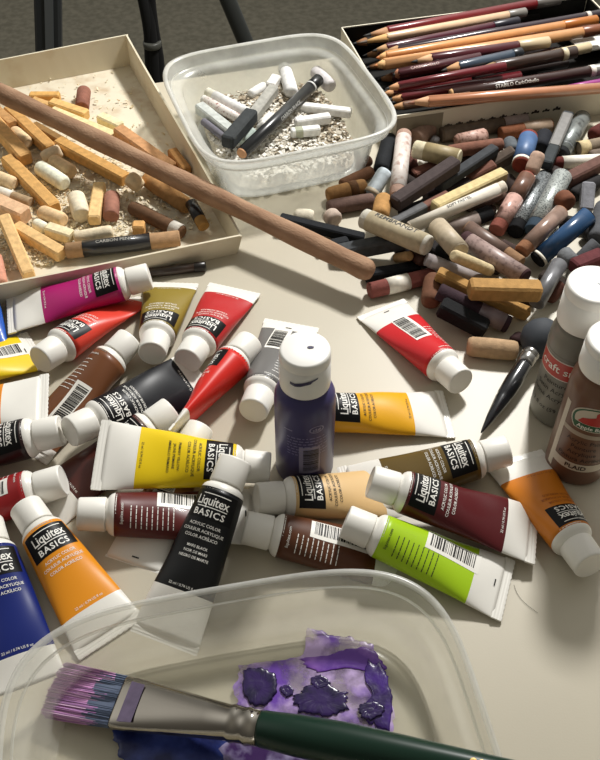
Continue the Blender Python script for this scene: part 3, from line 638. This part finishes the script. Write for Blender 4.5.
# ------------------------------------------------------------------ paint tubes
def tube_surface(L, R, Wd):
    x0 = 21*MM
    def ab(x):
        t = min(1., max(0., (x-x0)/(L-4*MM-x0)))
        return R+(Wd/2-R)*t**.9, R*(1-t)**.92+.0009*t+.0002
    return ab
ACR = ['ACRYLIC COLOR', 'COULEUR ACRYLIQUE', 'COLOR ACRÍLICO']
def tube(label, cap, crimp, z, color, face='front', roll=0., L=None, R=12.8, Wd=41., white=27., ink='w', name3=None, bu=0., barx=(34, 28), dirty=0., anchor='A', pinch=0., seed=0, lblu=0.):
    R *= MM; Wd *= MM; white *= MM
    A, B = Vector(at(*cap, z[0]*MM)), Vector(at(*crimp, z[1]*MM))
    if L:
        d = (B-A).normalized()
        if anchor == 'A': B = A+d*L*MM
        else: A = B-d*L*MM
    L = (B-A).length; M = frame(A, B, math.radians(roll))
    t = empty('paint_tube', M); tag(t, label, 'paint tube', 'acrylic paint tubes strewn on the table')
    ab = tube_surface(L, R, Wd); n = 40; xs0, xcr = 21.6*MM, L-5*MM
    rn = random.Random(seed*17+3); ph = [rn.uniform(0, 6.28) for _ in range(4)]; amp = [rn.uniform(.0002, .0007) for _ in range(2)]
    def pt(x, a, off=0.):
        w, h = ab(x); q = min(1, max(0, (x-xs0)/(.3*L)))*min(1, max(0, (L-x)/(.2*L)))
        dz = q*(amp[0]*math.sin(x*140+ph[0]+2*math.cos(a))+amp[1]*math.sin(x*75+ph[1]-1.5*math.cos(a)))
        dz -= pinch*MM*math.exp(-((x-.62*L)/(.12*L))**2)*max(0, math.sin(a))
        c, s = math.cos(a), math.sin(a)
        y, zz = w*c, h*s
        nx = Vector((c/w, s/h)); nx.normalize()
        return (x, y+nx[0]*off, zz+nx[1]*off+dz*(1 if s > 0 else .3))
    def surf(u, v, off):
        """u to the right across the tube, v toward the cap, measured from the shoulder"""
        x = -v; w, h = ab(x); hh = max(h, w*.12)
        k = np.linspace(0, 1.45, 40); ds = np.sqrt((w*np.cos(k))**2+(hh*np.sin(k))**2); s = np.concatenate([[0], np.cumsum((ds[1:]+ds[:-1])/2*np.diff(k))])
        de = np.interp(abs(u), s, k)*(1 if u >= 0 else -1)
        return pt(x, math.pi/2-de, off)
    xs = [xs0+(L-white-xs0)*i/16 for i in range(17)]+[L-white+(xcr-L+white)*i/8 for i in range(1, 9)]
    rings = [[pt(x, 2*math.pi*k/n) for k in range(n)] for x in xs]
    mb = MB(); mb.rings(rings, [0]*16+[1]*8, True, True, True, True)
    mb.build('tube_body', [paint_coat(color), WHITE_TUBE], t)
    # crimped end with its ridges
    mb = MB(); w = Wd/2; T = .0006
    R_ = []
    for x, h in ((xcr-.0010, 1.0), (xcr, 1.25), (xcr+.0010, 1.0), (xcr+.002, 1.2), (xcr+.0028, 1.0), (xcr+.0036, 1.2), (L-.0003, 1.0), (L, .6)):
        z0 = pt(min(x, xcr), math.pi/2)[2]-ab(min(x, xcr))[1]
        row = []
        for k in range(25): row.append((x+(.0004*(k % 2) if x > L-.0005 else 0), -w+2*w*k/24, z0+T*h))
        for k in range(24, -1, -1): row.append((x+(.0004*(k % 2) if x > L-.0005 else 0), -w+2*w*k/24, z0-T*h))
        R_.append(row)
    mb.rings(R_, 0, False); mb.build('crimped_end', WHITE_TUBE, t)
    mb = MB(); mb.lathe([(16.2*MM, 7*MM), (16.4*MM, 9.4*MM), (17.2*MM, 9.6*MM), (18.3*MM, R*.88), (19.8*MM, R*.965), (21.3*MM, R*1.003), (22.6*MM, R*1.004), (22.6*MM, R*.9)], seg=36, cap0=False, cap1=False)
    mb.build('shoulder', WHITE_TUBE, t)
    mb = MB(); mb.lathe([(.3*MM, 6.8*MM), (.3*MM, 8.2*MM), (0, 8.8*MM), (.25*MM, 9.5*MM), (1.2*MM, 9.9*MM), (15.5*MM, 10.3*MM), (16.2*MM, 10.1*MM), (16.3*MM, 8*MM)], seg=36)
    mb.build('cap', WHITE_CAP, t)
    inkm = {'w': INK_W, 'k': INK_K, 'o': mat('9a4d14', .5)}[ink]
    if face == 'front':
        mb = MB(); uw = min(14.5*MM, R*1.15); lx0, lx1 = 23.6*MM, 40*MM
        put_rect(mb, surf, lblu*MM-uw, lblu*MM+uw, -lx1, -lx0, .00012, 0, 16, 5); lb = mb.build('label', BLACK_LBL, t)
        mb = MB(); lu = lblu*MM
        put_text(mb, surf, 'Liquitex', 7.4*MM, lu, -29.8*MM, .0003, 0, .012, .95, 20*MM)
        put_rect(mb, surf, lu-7*MM, lu+10*MM, -25.8*MM, -25.3*MM, .0003, 0, 8)
        put_rect(mb, surf, lu-8.6*MM, lu+10*MM, -33.5*MM, -33*MM, .0003, 0, 8)
        put_text(mb, surf, 'BASICS', 5.2*MM, lu, -36.8*MM, .0003, 0, .02, 1.15, 19*MM); mb.build('lettering', INK_W, lb)
        mb = MB(); x = 43.5
        for s_ in ACR:
            if x*MM > L-white-3*MM: break
            put_text(mb, surf, s_, 2.5*MM, lu, -x*MM, .00018, 0, .008); x += 3.4
        x += 2.2
        for s_ in (name3 or []):
            if x*MM > L-white-6*MM: break
            put_text(mb, surf, s_, 2.2*MM, lu, -x*MM, .00018, 0, .008); x += 3.1
        mb.build('printing', inkm, t); mb = MB()
        if (x+4)*MM < L-white: put_text(mb, surf, '22 ml / 0.74 US fl oz', 2.1*MM, lu, -(L-white-2.5*MM), .00018, 0, .004)
        if mb.v: mb.build('volume_lettering', inkm, t)
    else:
        b0, b1 = L-(barx[0]+barx[1])*MM, L-barx[1]*MM; u0, u1 = (bu-6.5)*MM, (bu+6.5)*MM
        mb = MB(); put_rect(mb, surf, u0, u1, -b1, -b0, .00014, 0, 8, 16); lb = mb.build('barcode_label', mat('ece9e1', .4), t)
        mb = MB(); x = b0+2.5*MM
        while x < b1-3*MM:
            w_ = rn.choice((.35, .35, .6, .9, 1.2))*MM; put_rect(mb, surf, u0+2.6*MM, u1-.9*MM, -x-w_, -x, .0003, 0, 4); x += w_+rn.choice((.35, .5, .8))*MM
        mb.build('barcode', INK_K, lb)
        mb = MB(); put_text(mb, surf, 'liquitex.com', 2.6*MM, (-6.5 if bu > -3 else 6.5)*MM, -26*MM, .00018, 0, .004); mb.build('lettering', inkm, t); mb = MB()
        for c_ in range(9):                                       # fine print, too small to read in the photo
            x = 31*MM+c_*3.1*MM
            if x > L-white-3*MM: break
            ua = -R*1.15; ub = (bu-7)*MM
            if bu < -2: ua, ub = (bu+7)*MM, R*1.15
            while ua < ub-1*MM:
                w_ = rn.uniform(1.2, 3.4)*MM; put_rect(mb, surf, ua, min(ua+w_, ub), -x-.5*MM, -x, .00018, 0, 2); ua += w_+.45*MM
        mb.build('printing', inkm, t)
        mb = MB(); put_rect(mb, surf, -2*MM, 2.4*MM, -(L-1.0*MM-5*MM-2.6*MM), -(L-9.8*MM-2.6*MM+3*MM), .0004, 0, 2); mb.build('register_mark', INK_K, t)
    return t
ORG = 'e08a1f'
tube('blue tube whose side just shows at the left edge above the yellow one', (-22, 268), (-18, 372), (15, 1), '2459b8', white=6, seed=1)
tube('magenta tube lying along the front wall of the cardboard tray', (150, 276), (11, 314), (22, 7), 'a81d68', L=107, seed=2)
tube('yellow tube with a barcode, cut by the left edge', (-78, 382), (38, 350), (15, 1), 'e8c81e', 'back', L=106, ink='k', bu=3, barx=(36, 8), white=8, anchor='B', seed=3)
tube('coral-red tube pointing its cap at the lower left', (40, 360), (114, 310), (17, 3), 'd84334', L=100, white=8, roll=-14, seed=4)
tube('brown tube with a long barcode beside the coral-red tube', (130, 339), (48, 428), (16, 2), '70452a', 'back', L=106, bu=5, barx=(38, 20), white=10, roll=8, seed=5)
tube('gold-olive tube below the tray, cap toward the front', (152, 354), (172, 282), (15.5, 2), '8d7a34', L=88, white=9, seed=6)
tube('red tube standing next to the gold-olive one, cap toward the front', (187, 361), (236, 287), (15.5, 2), 'b62a2c', L=93, white=14, seed=7)
tube('dark brown tube with a black label lying under the yellow tube', (172, 410), (62, 494), (16, 2), '4f2620', L=106, white=24, seed=8)
tube('tube mostly hidden beneath the yellow tube, only cap and crimp showing', (199, 428), (141, 548), (13, 1), '8a5a28', 'back', L=104, Wd=36, seed=9)
tube('glossy black tube lying on its side above the yellow tube', (69, 432), (194, 378), (28, 4), '101117', L=107, white=14, roll=24, seed=10)
tube('bright red tube standing on edge between the red and the silver tubes', (250, 342), (181, 423), (16, 16), 'cf2a22', roll=72, L=101, white=20, Wd=30, seed=11, name3=None)
tube('silver-grey tube with a barcode behind the purple bottle', (253, 411), (290, 328), (15.5, 1), '6d6b69', 'back', L=101, bu=3, barx=(30, 12), white=12, seed=12)
tube('red tube with a barcode lying alone on the bare table', (461, 382), (381, 309), (15.5, 1), 'c5262b', 'back', L=100, bu=-1, barx=(34, 22), white=24, seed=13)
tube('amber-yellow tube behind the purple bottle with its crimp to the right', (300, 412), (449, 414), (15.5, 1), 'e3a61b', L=104, ink='k', anchor='B', seed=14)
tube('olive-brown tube with its cap toward the orange tube at the right', (508, 450), (360, 490), (16, 1), '5d4a20', L=106, seed=15)
tube('black and dark tube cut by the left edge, cap pointing right', (62, 430), (-70, 462), (22, 8), '2b1b1b', L=106, seed=16)
tube('orange tube at the left edge showing its upturned white crimp', (-70, 418), (48, 397), (17, 24), 'dd8a20', L=106, white=29, anchor='B', seed=17)
tube('dark red tube with a white barcode label, cut by the left edge', (64, 480), (-60, 520), (17, 2), '931f22', 'back', L=106, bu=-1, barx=(45, 30), seed=18)
tube('maroon tube with a barcode lying under the large black tube', (78, 514), (232, 516), (17, 6), '5b211f', 'back', L=108, bu=6, barx=(40, 22), seed=19)
tube('beige tube under the maroon one, in front of the purple bottle', (256, 499), (378, 494), (15.5, 1), 'd9b681', L=106, ink='k', seed=20)
tube('brown tube with a barcode between the black tube and the lime one', (244, 527), (368, 556), (15.5, 1), '55301c', 'back', L=106, bu=4, barx=(44, 24), seed=21)
tube('bright yellow tube with its white crimp at the left, under the black cap', (270, 468), (107, 455), (16, 27), 'e8c713', L=106, ink='k', name3=['PRIMARY YELLOW', 'JAUNE PRIMAIRE', 'AMARILLO PRIMARIO'], white=25, Wd=46., roll=-14, seed=22)
tube('lime-green tube with a barcode right of the shallow tub', (345, 521), (506, 590), (23, 2), 'a3c81d', 'back', L=101, ink='k', bu=6, barx=(34, 20), white=22, seed=23)
tube('maroon tube with a black label lying across the lime and beige tubes', (370, 481), (520, 530), (30, 9), '54181c', L=104, white=20, seed=24)
tube('orange tube pointing its cap up and left, beside the shallow tub', (25, 506), (109, 634), (17, 1.5), 'e5921f', L=99, white=22, seed=25)
tube('deep blue tube cut by the lower left edge', (-14, 522), (22, 664), (16, 1.5), '17266e', L=107, white=22, seed=26)
tube('large black tube in the centre, cap up, crimp over the shallow tub', (236, 460), (170, 626), (40, 3), '101113', L=112, white=31, name3=['MARS BLACK', 'NOIR DE MARS', 'NEGRO DE MARTE'], seed=27)
tube('orange tube at the right edge with its cap toward the front', (591, 566), (514, 459), (15.5, 1), 'd07c24', L=94, white=20, ink='o', lblu=-6, seed=28)
# ------------------------------------------------------------------ paint bottles
def bottle(label, base, R, H, cap_r, cap_h, color, look, yaw=0.):
    p = at(*base, 0); t = empty('paint_bottle', Matrix.Translation(Vector(p)) @ Matrix.Rotation(yaw, 4, 'Z')); tag(t, label, 'paint bottle', 'small round paint bottles standing on the table')
    hs = H-cap_h-.002
    mb = MB(); mb.lathe([(.0008, R*.80), (0, R*.88), (.001, R*.96), (.003, R), (hs-.012, R), (hs-.007, R*.97), (hs-.003, R*.88), (hs-.001, cap_r*.97), (hs, cap_r*.9), (hs+.004, cap_r*.88)], seg=48, axis='z')
    mb.build('bottle_body', paint_coat(color), t)
    mb = MB(); c0 = H-cap_h
    mb.lathe([(c0, cap_r*.95), (c0, cap_r*1.0), (c0+.0012, cap_r*1.012), (c0+cap_h*.74, cap_r*1.0), (c0+cap_h*.745, cap_r*.988), (c0+cap_h*.755, cap_r*.995), (H-.0016, cap_r*.985), (H-.0004, cap_r*.95), (H, cap_r*.88), (H-.0002, cap_r*.4)], seg=48, axis='z')
    cp = mb.build('flip_cap', plastic('f0eee8', .4), t)
    def surf(u, v, off): a = -math.pi/2+u/R; return ((R+off)*math.cos(a), (R+off)*math.sin(a), v)
    def capsurf(u, v, off): a = -math.pi/2+u/cap_r; return ((cap_r+off)*math.cos(a), (cap_r+off)*math.sin(a), v)
    look(t, surf, capsurf, cp, R, H, cap_h, hs, cap_r); return t
def purple_look(t, surf, cs, cp, R, H, ch, hs, cr):
    mb = MB(); put_rect(mb, surf, -.0035, .0095, .017, .042, .00015, 0, 8); lb = mb.build('barcode_label', mat('8f88a0', .4), t)
    mb = MB(); v = .0195
    while v < .040:
        w = random.choice((.0004, .0006, .001)); put_rect(mb, surf, -.001, .0085, v, v+w, .0003, 0, 6); v += w+random.choice((.0004, .0006, .0009))
    mb.build('barcode', INK_K, lb)
    lav = mat('8f88a8', .5); mb = MB()
    for k in range(7):                                             # fine print on the back of the bottle
        v = .050-k*.0026; u = -.011
        while u < .013:
            w = random.uniform(.001, .0035); put_rect(mb, surf, u, u+w, v, v+.0007, .0002, 0, 3); u += w+.0009
    mb.build('fine_print', mat('8680a8', .5), t)
    mb = MB(); V = [surf(.007+.0046*math.cos(a)*f, .058+.0030*math.sin(a)*f, .0003) for f in (1, .82) for a in np.linspace(0, 6.283, 33)[:-1]]
    mb.add(V, [[k, (k+1) % 32, 32+(k+1) % 32, 32+k] for k in range(32)], 0)
    for u, h in ((-.002, .001), (-.0005, .0018), (.001, .0012), (.002, .0016)): put_rect(mb, surf, .0066+u, .0076+u, .0572, .0572+h, .0003)
    put_rect(mb, surf, .0045, .0095, .0562, .0568, .0003, 0, 3); mb.build('round_emblem', lav, t)
    mb = MB(); put_rect(mb, surf, -.013, -.0075, .0560, .0568, .0002, 0, 3); mb.build('small_print', lav, t)
    pur = mat('241c4a', .35)
    mb = MB(); pts = [(-.0063, -.0003), (-.0062, .0013), (-.004, .0010), (-.0015, .0018), (.001, .0026), (.004, .0036), (.0066, .0044), (.0064, .0034), (.004, .0022), (.0032, .0012), (.001, .0006), (-.0015, -.0005), (-.004, -.0010)]
    put_poly(mb, cs, [(a*1.25-.001, H-ch*.55+b*1.25) for a, b in pts], .0004); mb.build('paint_smear', pur, cp)
    mb = MB(); mb.add([(.003+.0019*math.cos(a), .001+.0010*math.sin(a), H+.0001) for a in np.linspace(0, 6.283, 17)[:-1]], [list(range(16))], 0, False); mb.build('paint_dot', pur, cp)
def grey_look(t, surf, cs, cp, R, H, ch, hs, cr):
    mb = MB(); put_rect(mb, surf, -.022, .022, 0.0455, .0610, .00012, 0, 24); rb = mb.build('white_border', mat('ded9cf', .4), t)
    mb = MB(); put_rect(mb, surf, -.022, .022, 0.0463, .0602, .00022, 0, 24); mb.build('red_band', mat('b8362c', .38), rb)
    mb = MB(); put_text(mb, surf, 'craft smart', 8.6*MM, 0, .0535, .0004, 0, .01); mb.build('brand_lettering', INK_W, rb)
    mb = MB()
    for s_, v, z in (('Peinture', .0405, 5.2), ('Satin Acrylic', .0340, 5.2), ('Satiné Acrylique', .0272, 5.2), ('2 fl oz (59 ml)', .0165, 4.8)): put_text(mb, surf, s_, z*MM, -.004, v, .0002, 0, .004)
    mb.build('printing', mat('2b2a28', .5), t)
    mb = MB(); mb.lathe([(.0625, R), (.0628, R*1.012), (.0640, R*1.012), (.0643, R)], seg=48, axis='z', cap0=False, cap1=False); mb.build('neck_ridge', mat('77746c', .35), t)
    mb = MB(); mb.add([(.004+.0035*math.cos(a)*(1+.4*math.sin(3*a)), .0005+.0014*math.sin(a), H+.0001) for a in np.linspace(0, 6.283, 17)[:-1]], [list(range(16))], 0, False); mb.build('paint_dot', mat('a7a9ab', .5), cp)
def brown_look(t, surf, cs, cp, R, H, ch, hs, cr):
    cream = mat('c9bfae', .45)
    mb = MB(); put_rect(mb, surf, -.0215, -.0175, .008, .068, .00012, 0, 4); mb.build('white_strip', cream, t)
    mb = MB()
    put_rect(mb, surf, -.0175, .024, .0155, .0222, .00014, 0, 20); nb = mb.build('name_band', cream, t)
    mb = MB(); put_text(mb, surf, 'PLAID', 5.0*MM, -.002, .0187, .0003, 0, .02); mb.build('lettering', mat('2c1c18', .5), nb)
    def ell(mb, u0, v0, a, b, off, cut):
        k0 = math.asin((cut-v0)/b)
        put_poly(mb, surf, [(u0+a*math.cos(k), v0+b*math.sin(k)) for k in np.linspace(k0, math.pi-k0, 40)], off)
    mb = MB(); ell(mb, .001, .0615, .0155, .0125, .00015, .0535); lg = mb.build('logo', cream, t)
    mb = MB(); ell(mb, .001, .0615, .0146, .0116, .0003, .0542); mb.build('green_panel', mat('1f5a3a', .4), lg)
    mb = MB(); ell(mb, .001, .0625, .0130, .0098, .00045, .0592); mb.build('cream_field', cream, lg)
    mb = MB(); pts = [(-.0095, .0456), (-.006, .0452), (0, .0453), (.006, .0452), (.0102, .0458), (.0108, .049), (.0075, .0515), (.003, .0518), (.0018, .0535), (.0005, .057), (-.0012, .0545), (-.001, .0520), (-.004, .0505), (-.0075, .0492)]
    put_poly(mb, surf, [(a*1.1+.001, .0595+(b-.0452)*1.12) for a, b in pts], .0006); mb.build('red_apple', mat('b3271f', .4), lg)
    mb = MB(); put_text(mb, surf, 'Apple Barrel', 4.0*MM, .001, .0566, .0006, 0, .012); mb.build('logo_lettering', INK_W, lg)
    mb = MB(); put_rect(mb, surf, -.0175, .024, .0470, .0505, .00014, 0, 20); bd = mb.build('thin_band', mat('a89a88', .45), t)
    mb = MB()
    for s_, v in (('Acrylic Paint', .0425), ('Peinture', .0370), ('Acrylique', .0317), ('Pintura Acrílica', .0262)): put_text(mb, surf, s_, 4.6*MM, -.001, v, .0002, 0, .004)
    mb.build('printing', mat('2c1f19', .5), t)
bottle('purple paint bottle with a white paint-smeared cap among the tubes', (304.5, 466), .0182, .108, .0146, .027, '45406a', purple_look)
bottle('grey paint bottle with a red band at the right edge', (557, 409), .0184, .113, .0172, .029, '7d7b72', grey_look, math.radians(-30))
bottle('brown paint bottle with a red apple emblem, nearest the right edge', (574, 463), .0188, .113, .0172, .0215, '6f4f3e', brown_look, math.radians(-16))
# ------------------------------------------------------------------ black brush with a round dark head
A, B = at(541, 338, .0150), at(481, 433, .0055)
M = frame(A, B); L = float(np.linalg.norm(B-A))
t = empty('blending_brush', M); tag(t, 'black-handled brush with a round dark grey head beside the grey bottle', 'brush')
mb = MB(); mb.lathe([(-.0145, .001), (-.0140, .0045), (-.0115, .0090), (-.006, .0128), (0, .0142), (.006, .0130), (.011, .0098), (.0145, .0062), (.016, .004)], seg=32); mb.build('brush_head', mat('30343a', .75, var=.12, scale=90), t)
mb = MB(); mb.lathe([(.0140, .0052), (.0155, .0060), (.019, .0060), (.0195, .0055), (.0205, .0060), (.026, .0058), (.027, .0050)], seg=24); mb.build('ferrule', mat('9b9894', .25, metal=.9), t)
mb = MB(); mb.lathe([(.0265, .0050), (.029, .0056), (.045, .0060), (L*.62, .0054), (L*.64, .0049), (L*.66, .0051), (L*.85, .0030), (L*.98, .0009), (L, .0003)], seg=24); mb.build('handle', mat('121318', .22, coat=.6), t)
# ------------------------------------------------------------------ big flat brush in the shallow tub
A, B = at(51, 689, .0065), at(528, 779, .0475)
M = frame(A, B); L = float(np.linalg.norm(B-A)); t = empty('paint_brush', M); tag(t, 'large flat paintbrush with purple bristles and a green handle in the foreground tub', 'brush')
xb = .0405
mb = MB(); rb = random.Random(4)
for k in range(1500):
    u, w = rb.uniform(-1, 1), rb.uniform(-1, 1); y0, z0 = u*.0132, w*.0026*math.sqrt(max(0, 1-u*u*.6)); ln = xb+.001-rb.uniform(0, .002)-(.0015*u*u)-(rb.random()<.1)*.003
    y1, z1 = u*.0142+rb.uniform(-.0008, .0008)+.0004*math.sin(u*30), w*.0033+rb.uniform(-.0004, .0004); r0 = .00042
    ch = rb.choices((0, 1, 2, 3), (4, 4, 2, 2))[0]; rings = []; s1 = rb.uniform(.18, .46)
    for s, q in ((0, 1), (s1, 1), (.72, .9), (1, .3)):
        y, z = y0+(y1-y0)*s, z0+(z1-z0)*s+.0004*math.sin(s*3+u*9); x = xb+.001-ln*s
        rings.append([(x, y+r0*q*a, z+r0*q*b) for a, b in ((1, 0), (-.5, .87), (-.5, -.87))])
    mb.rings(rings, [4, ch, ch], True, True, False, True)
R = []
for x, a, b in ((xb+.001, .0132, .0026), (xb*.6, .0133, .0027), (xb*.25, .0134, .0026), (xb*.10, .0130, .0018)): R.append([(x, p[0], p[1]) for p in sring(a, b, 28, 0, 2.6)])
mb.rings(R, [4, 0, 1])
mb.build('bristles', [mat('c78fc2', .7), mat('b583b8', .7), mat('d8b4d2', .7), mat('966a9c', .7), mat('56627a', .7)], t)
CH = mat('a8a299', .10, metal=1.)
mb = MB(); R = []
for x, a, b, e in ((xb-.001, .0136, .0036, 3.5), (xb, .0139, .0039, 3.5), (xb+.006, .0138, .0042, 3.2), (xb+.025, .0120, .0060, 2.6), (xb+.048, .0096, .0080, 2.1), (xb+.060, .0087, .0084, 2), (xb+.062, .0094, .0092, 2), (xb+.064, .0087, .0085, 2), (xb+.068, .0087, .0085, 2), (xb+.070, .0094, .0092, 2), (xb+.072, .0087, .0085, 2), (xb+.076, .0086, .0084, 2)):
    R.append([(x, p[0], p[1]) for p in sring(a, b, 40, 0, e)])
mb.rings(R, 0, True, True, True, True); mb.build('ferrule', CH, t)
mb = MB(); mb.add([(xb+.004, -.0115, .0046), (xb+.012, -.0110, .0053), (xb+.012, .0090, .0053), (xb+.004, .0100, .0046)], [(0, 1, 2, 3)], 0, False); mb.build('paint_smear', mat('5c5068', .45, var=.2, scale=200), t)
mb = MB(); x0 = xb+.0755
mb.lathe([(x0, .0082), (x0+.002, .0088), (x0+.02, .0098), (x0+.042, .0102), (x0+.07, .0092), (x0+.11, .0074), (x0+.16, .0058), (x0+.21, .0046), (x0+.232, .0034), (x0+.236, .0012)], seg=36); hd = mb.build('handle', mat('0c2a1e', .28, spec=.35, var=.05, scale=40), t)
GOLD = mat('c9ab6a', .35, metal=.6)
mb = MB(); f = cyl_surf(0, .0080, x0+.106, False, 1.75); put_text(mb, f, '80', 7.5*MM, 0, 0, .0006, 0, .02); put_rect(mb, f, .011, .013, -.002, .002, .0006, 0, 1, 4); mb.build('gold_lettering', GOLD, hd)
# ------------------------------------------------------------------ dried paint on the floor of the shallow tub
def inv(o): bpy.context.view_layer.update(); return o.matrix_world.inverted()
IB = inv(tubB)
def blotch(name, pts, z, m, seed, edge=.10, nz=.0005):
    """irregular patch of dried paint with a little thickness, lying on the tub floor"""
    rn = random.Random(seed); P = [np.array(at(x, y, z)) for x, y in pts]; c = sum(P)/len(P); O = []; K = 9; n = len(P)*K
    wv = [(f, rn.uniform(0, 6.28), edge*g) for f, g in ((3, .35), (7, .35), (13, .32), (23, .25), (37, .2), (61, .12))]
    for i in range(len(P)):
        p0, a, b, p3 = P[i-1], P[i], P[(i+1) % len(P)], P[(i+2) % len(P)]
        for k in range(K):
            q = k/K; q2, q3 = q*q, q**3
            v = .5*((2*a)+(b-p0)*q+(2*p0-5*a+4*b-p3)*q2+(3*a-p0-3*b+p3)*q3); th = 6.2832*(i*K+k)/n
            O.append(c+(v-c)*(1+sum(g*math.sin(f*th+ph) for f, ph, g in wv)))
    mb = MB(); R = []
    for f, h in ((1, 0), (.985, .6), (.93, 1.), (.80, .9), (.6, 1.1), (.4, .8), (.2, 1.)):
        R.append([tuple(IB @ Vector(tuple(c[:2]+(o-c)[:2]*f*(1+(rn.uniform(-.02, .02) if f < 1 else 0)))+(z+nz*h,))) for o in O])
    mb.rings(R, 0, True, True, False, True); return mb.build(name, m, tubB)
Z0 = .0033
LILP = mat('b9a0cf', .3, hex2='6438a2', lo=.42, hi=.60, scale=60, bump=.2, bscale=200); _n = LILP.node_tree.nodes; _l = LILP.node_tree.links
_t = _n.new('ShaderNodeTexNoise'); _t.inputs['Scale'].default_value = 75; _t.inputs['Detail'].default_value = 6; _l.new(_n['Texture Coordinate'].outputs['Object'], _t.inputs['Vector'])
_r = _n.new('ShaderNodeMapRange'); _r.inputs['From Min'].default_value = .40; _r.inputs['From Max'].default_value = .56; _r.inputs['To Min'].default_value = .35; _l.new(_t.outputs['Fac'], _r.inputs['Value']); _l.new(_r.outputs[0], _n['Principled BSDF'].inputs['Alpha'])
PURD = mat('2c1552', .25, hex2='1a1038', lo=.4, hi=.6, scale=120, bump=.35, bscale=110); PUR = mat('5a2a92', .28, hex2='8a5cb4', lo=.45, hi=.7, scale=80)
blotch('lilac_wash', [(238, 672), (252, 664), (300, 655), (308, 628), (330, 634), (352, 640), (372, 645), (378, 664), (390, 690), (390, 728), (340, 730), (290, 722), (255, 712), (236, 700)], Z0, LILP, 1, .06, .0003)
blotch('purple_paint', [(300, 660), (330, 655), (350, 648), (372, 650), (384, 670), (370, 672), (345, 668), (318, 672)], Z0+.0003, PUR, 2, .1)
blotch('purple_paint', [(370, 662), (386, 672), (392, 700), (388, 728), (372, 726), (362, 710), (372, 694), (364, 678)], Z0+.0003, mat('41207a', .25, hex2='2a1650', lo=.4, hi=.6, scale=90, bump=.6, bscale=160), 3, .12, .0012)
blotch('dark_paint_lump', [(245, 672), (262, 668), (276, 678), (274, 698), (258, 706), (244, 696)], Z0+.0004, PURD, 4, .1, .0013)
blotch('dark_paint_lump', [(298, 692), (318, 682), (336, 690), (348, 694), (345, 708), (330, 716), (306, 714), (296, 704)], Z0+.0004, PURD, 5, .16, .0010)
blotch('dark_paint_lump', [(310, 680), (322, 676), (330, 684), (318, 690)], Z0+.0004, PURD, 6, .16, .0012)
blotch('dark_paint_lump', [(280, 688), (288, 685), (294, 692), (286, 697)], Z0+.0004, PURD, 7, .16, .001)
blotch('dark_paint_lump', [(360, 706), (376, 702), (384, 712), (372, 720), (360, 716)], Z0+.0012, PURD, 8, .16, .0014)
blotch('blue_paint', [(116, 728), (140, 722), (180, 726), (235, 736), (250, 752), (240, 790), (150, 800), (128, 770), (118, 748)], Z0, mat('1b2456', .25, hex2='3f4f9a', lo=.42, hi=.75, scale=60, bump=.5, bscale=120), 9, .08, .0008)
blotch('violet_paint', [(225, 742), (270, 742), (330, 746), (345, 770), (300, 800), (235, 790)], Z0+.0005, mat('8f86a8', .3, hex2='3a1d55', lo=.46, hi=.6, scale=70, bump=.4, bscale=120), 10, .08, .0006)
# ------------------------------------------------------------------ a stray hair on the table
mb = MB(); R = []
for i in range(20):
    s = i/19; p = at(514+24*s-5*math.sin(s*3.1), 585+28*s, .0004); R.append([(p[0]+.00012*math.cos(a), p[1]+.00012*math.sin(a), p[2]+.00012) for a in (0, 2.1, 4.2)])
mb.rings(R); tag(mb.build('hair', mat('4a4034', .6)), 'fine stray hair on the bare table below the orange tube', 'hair')
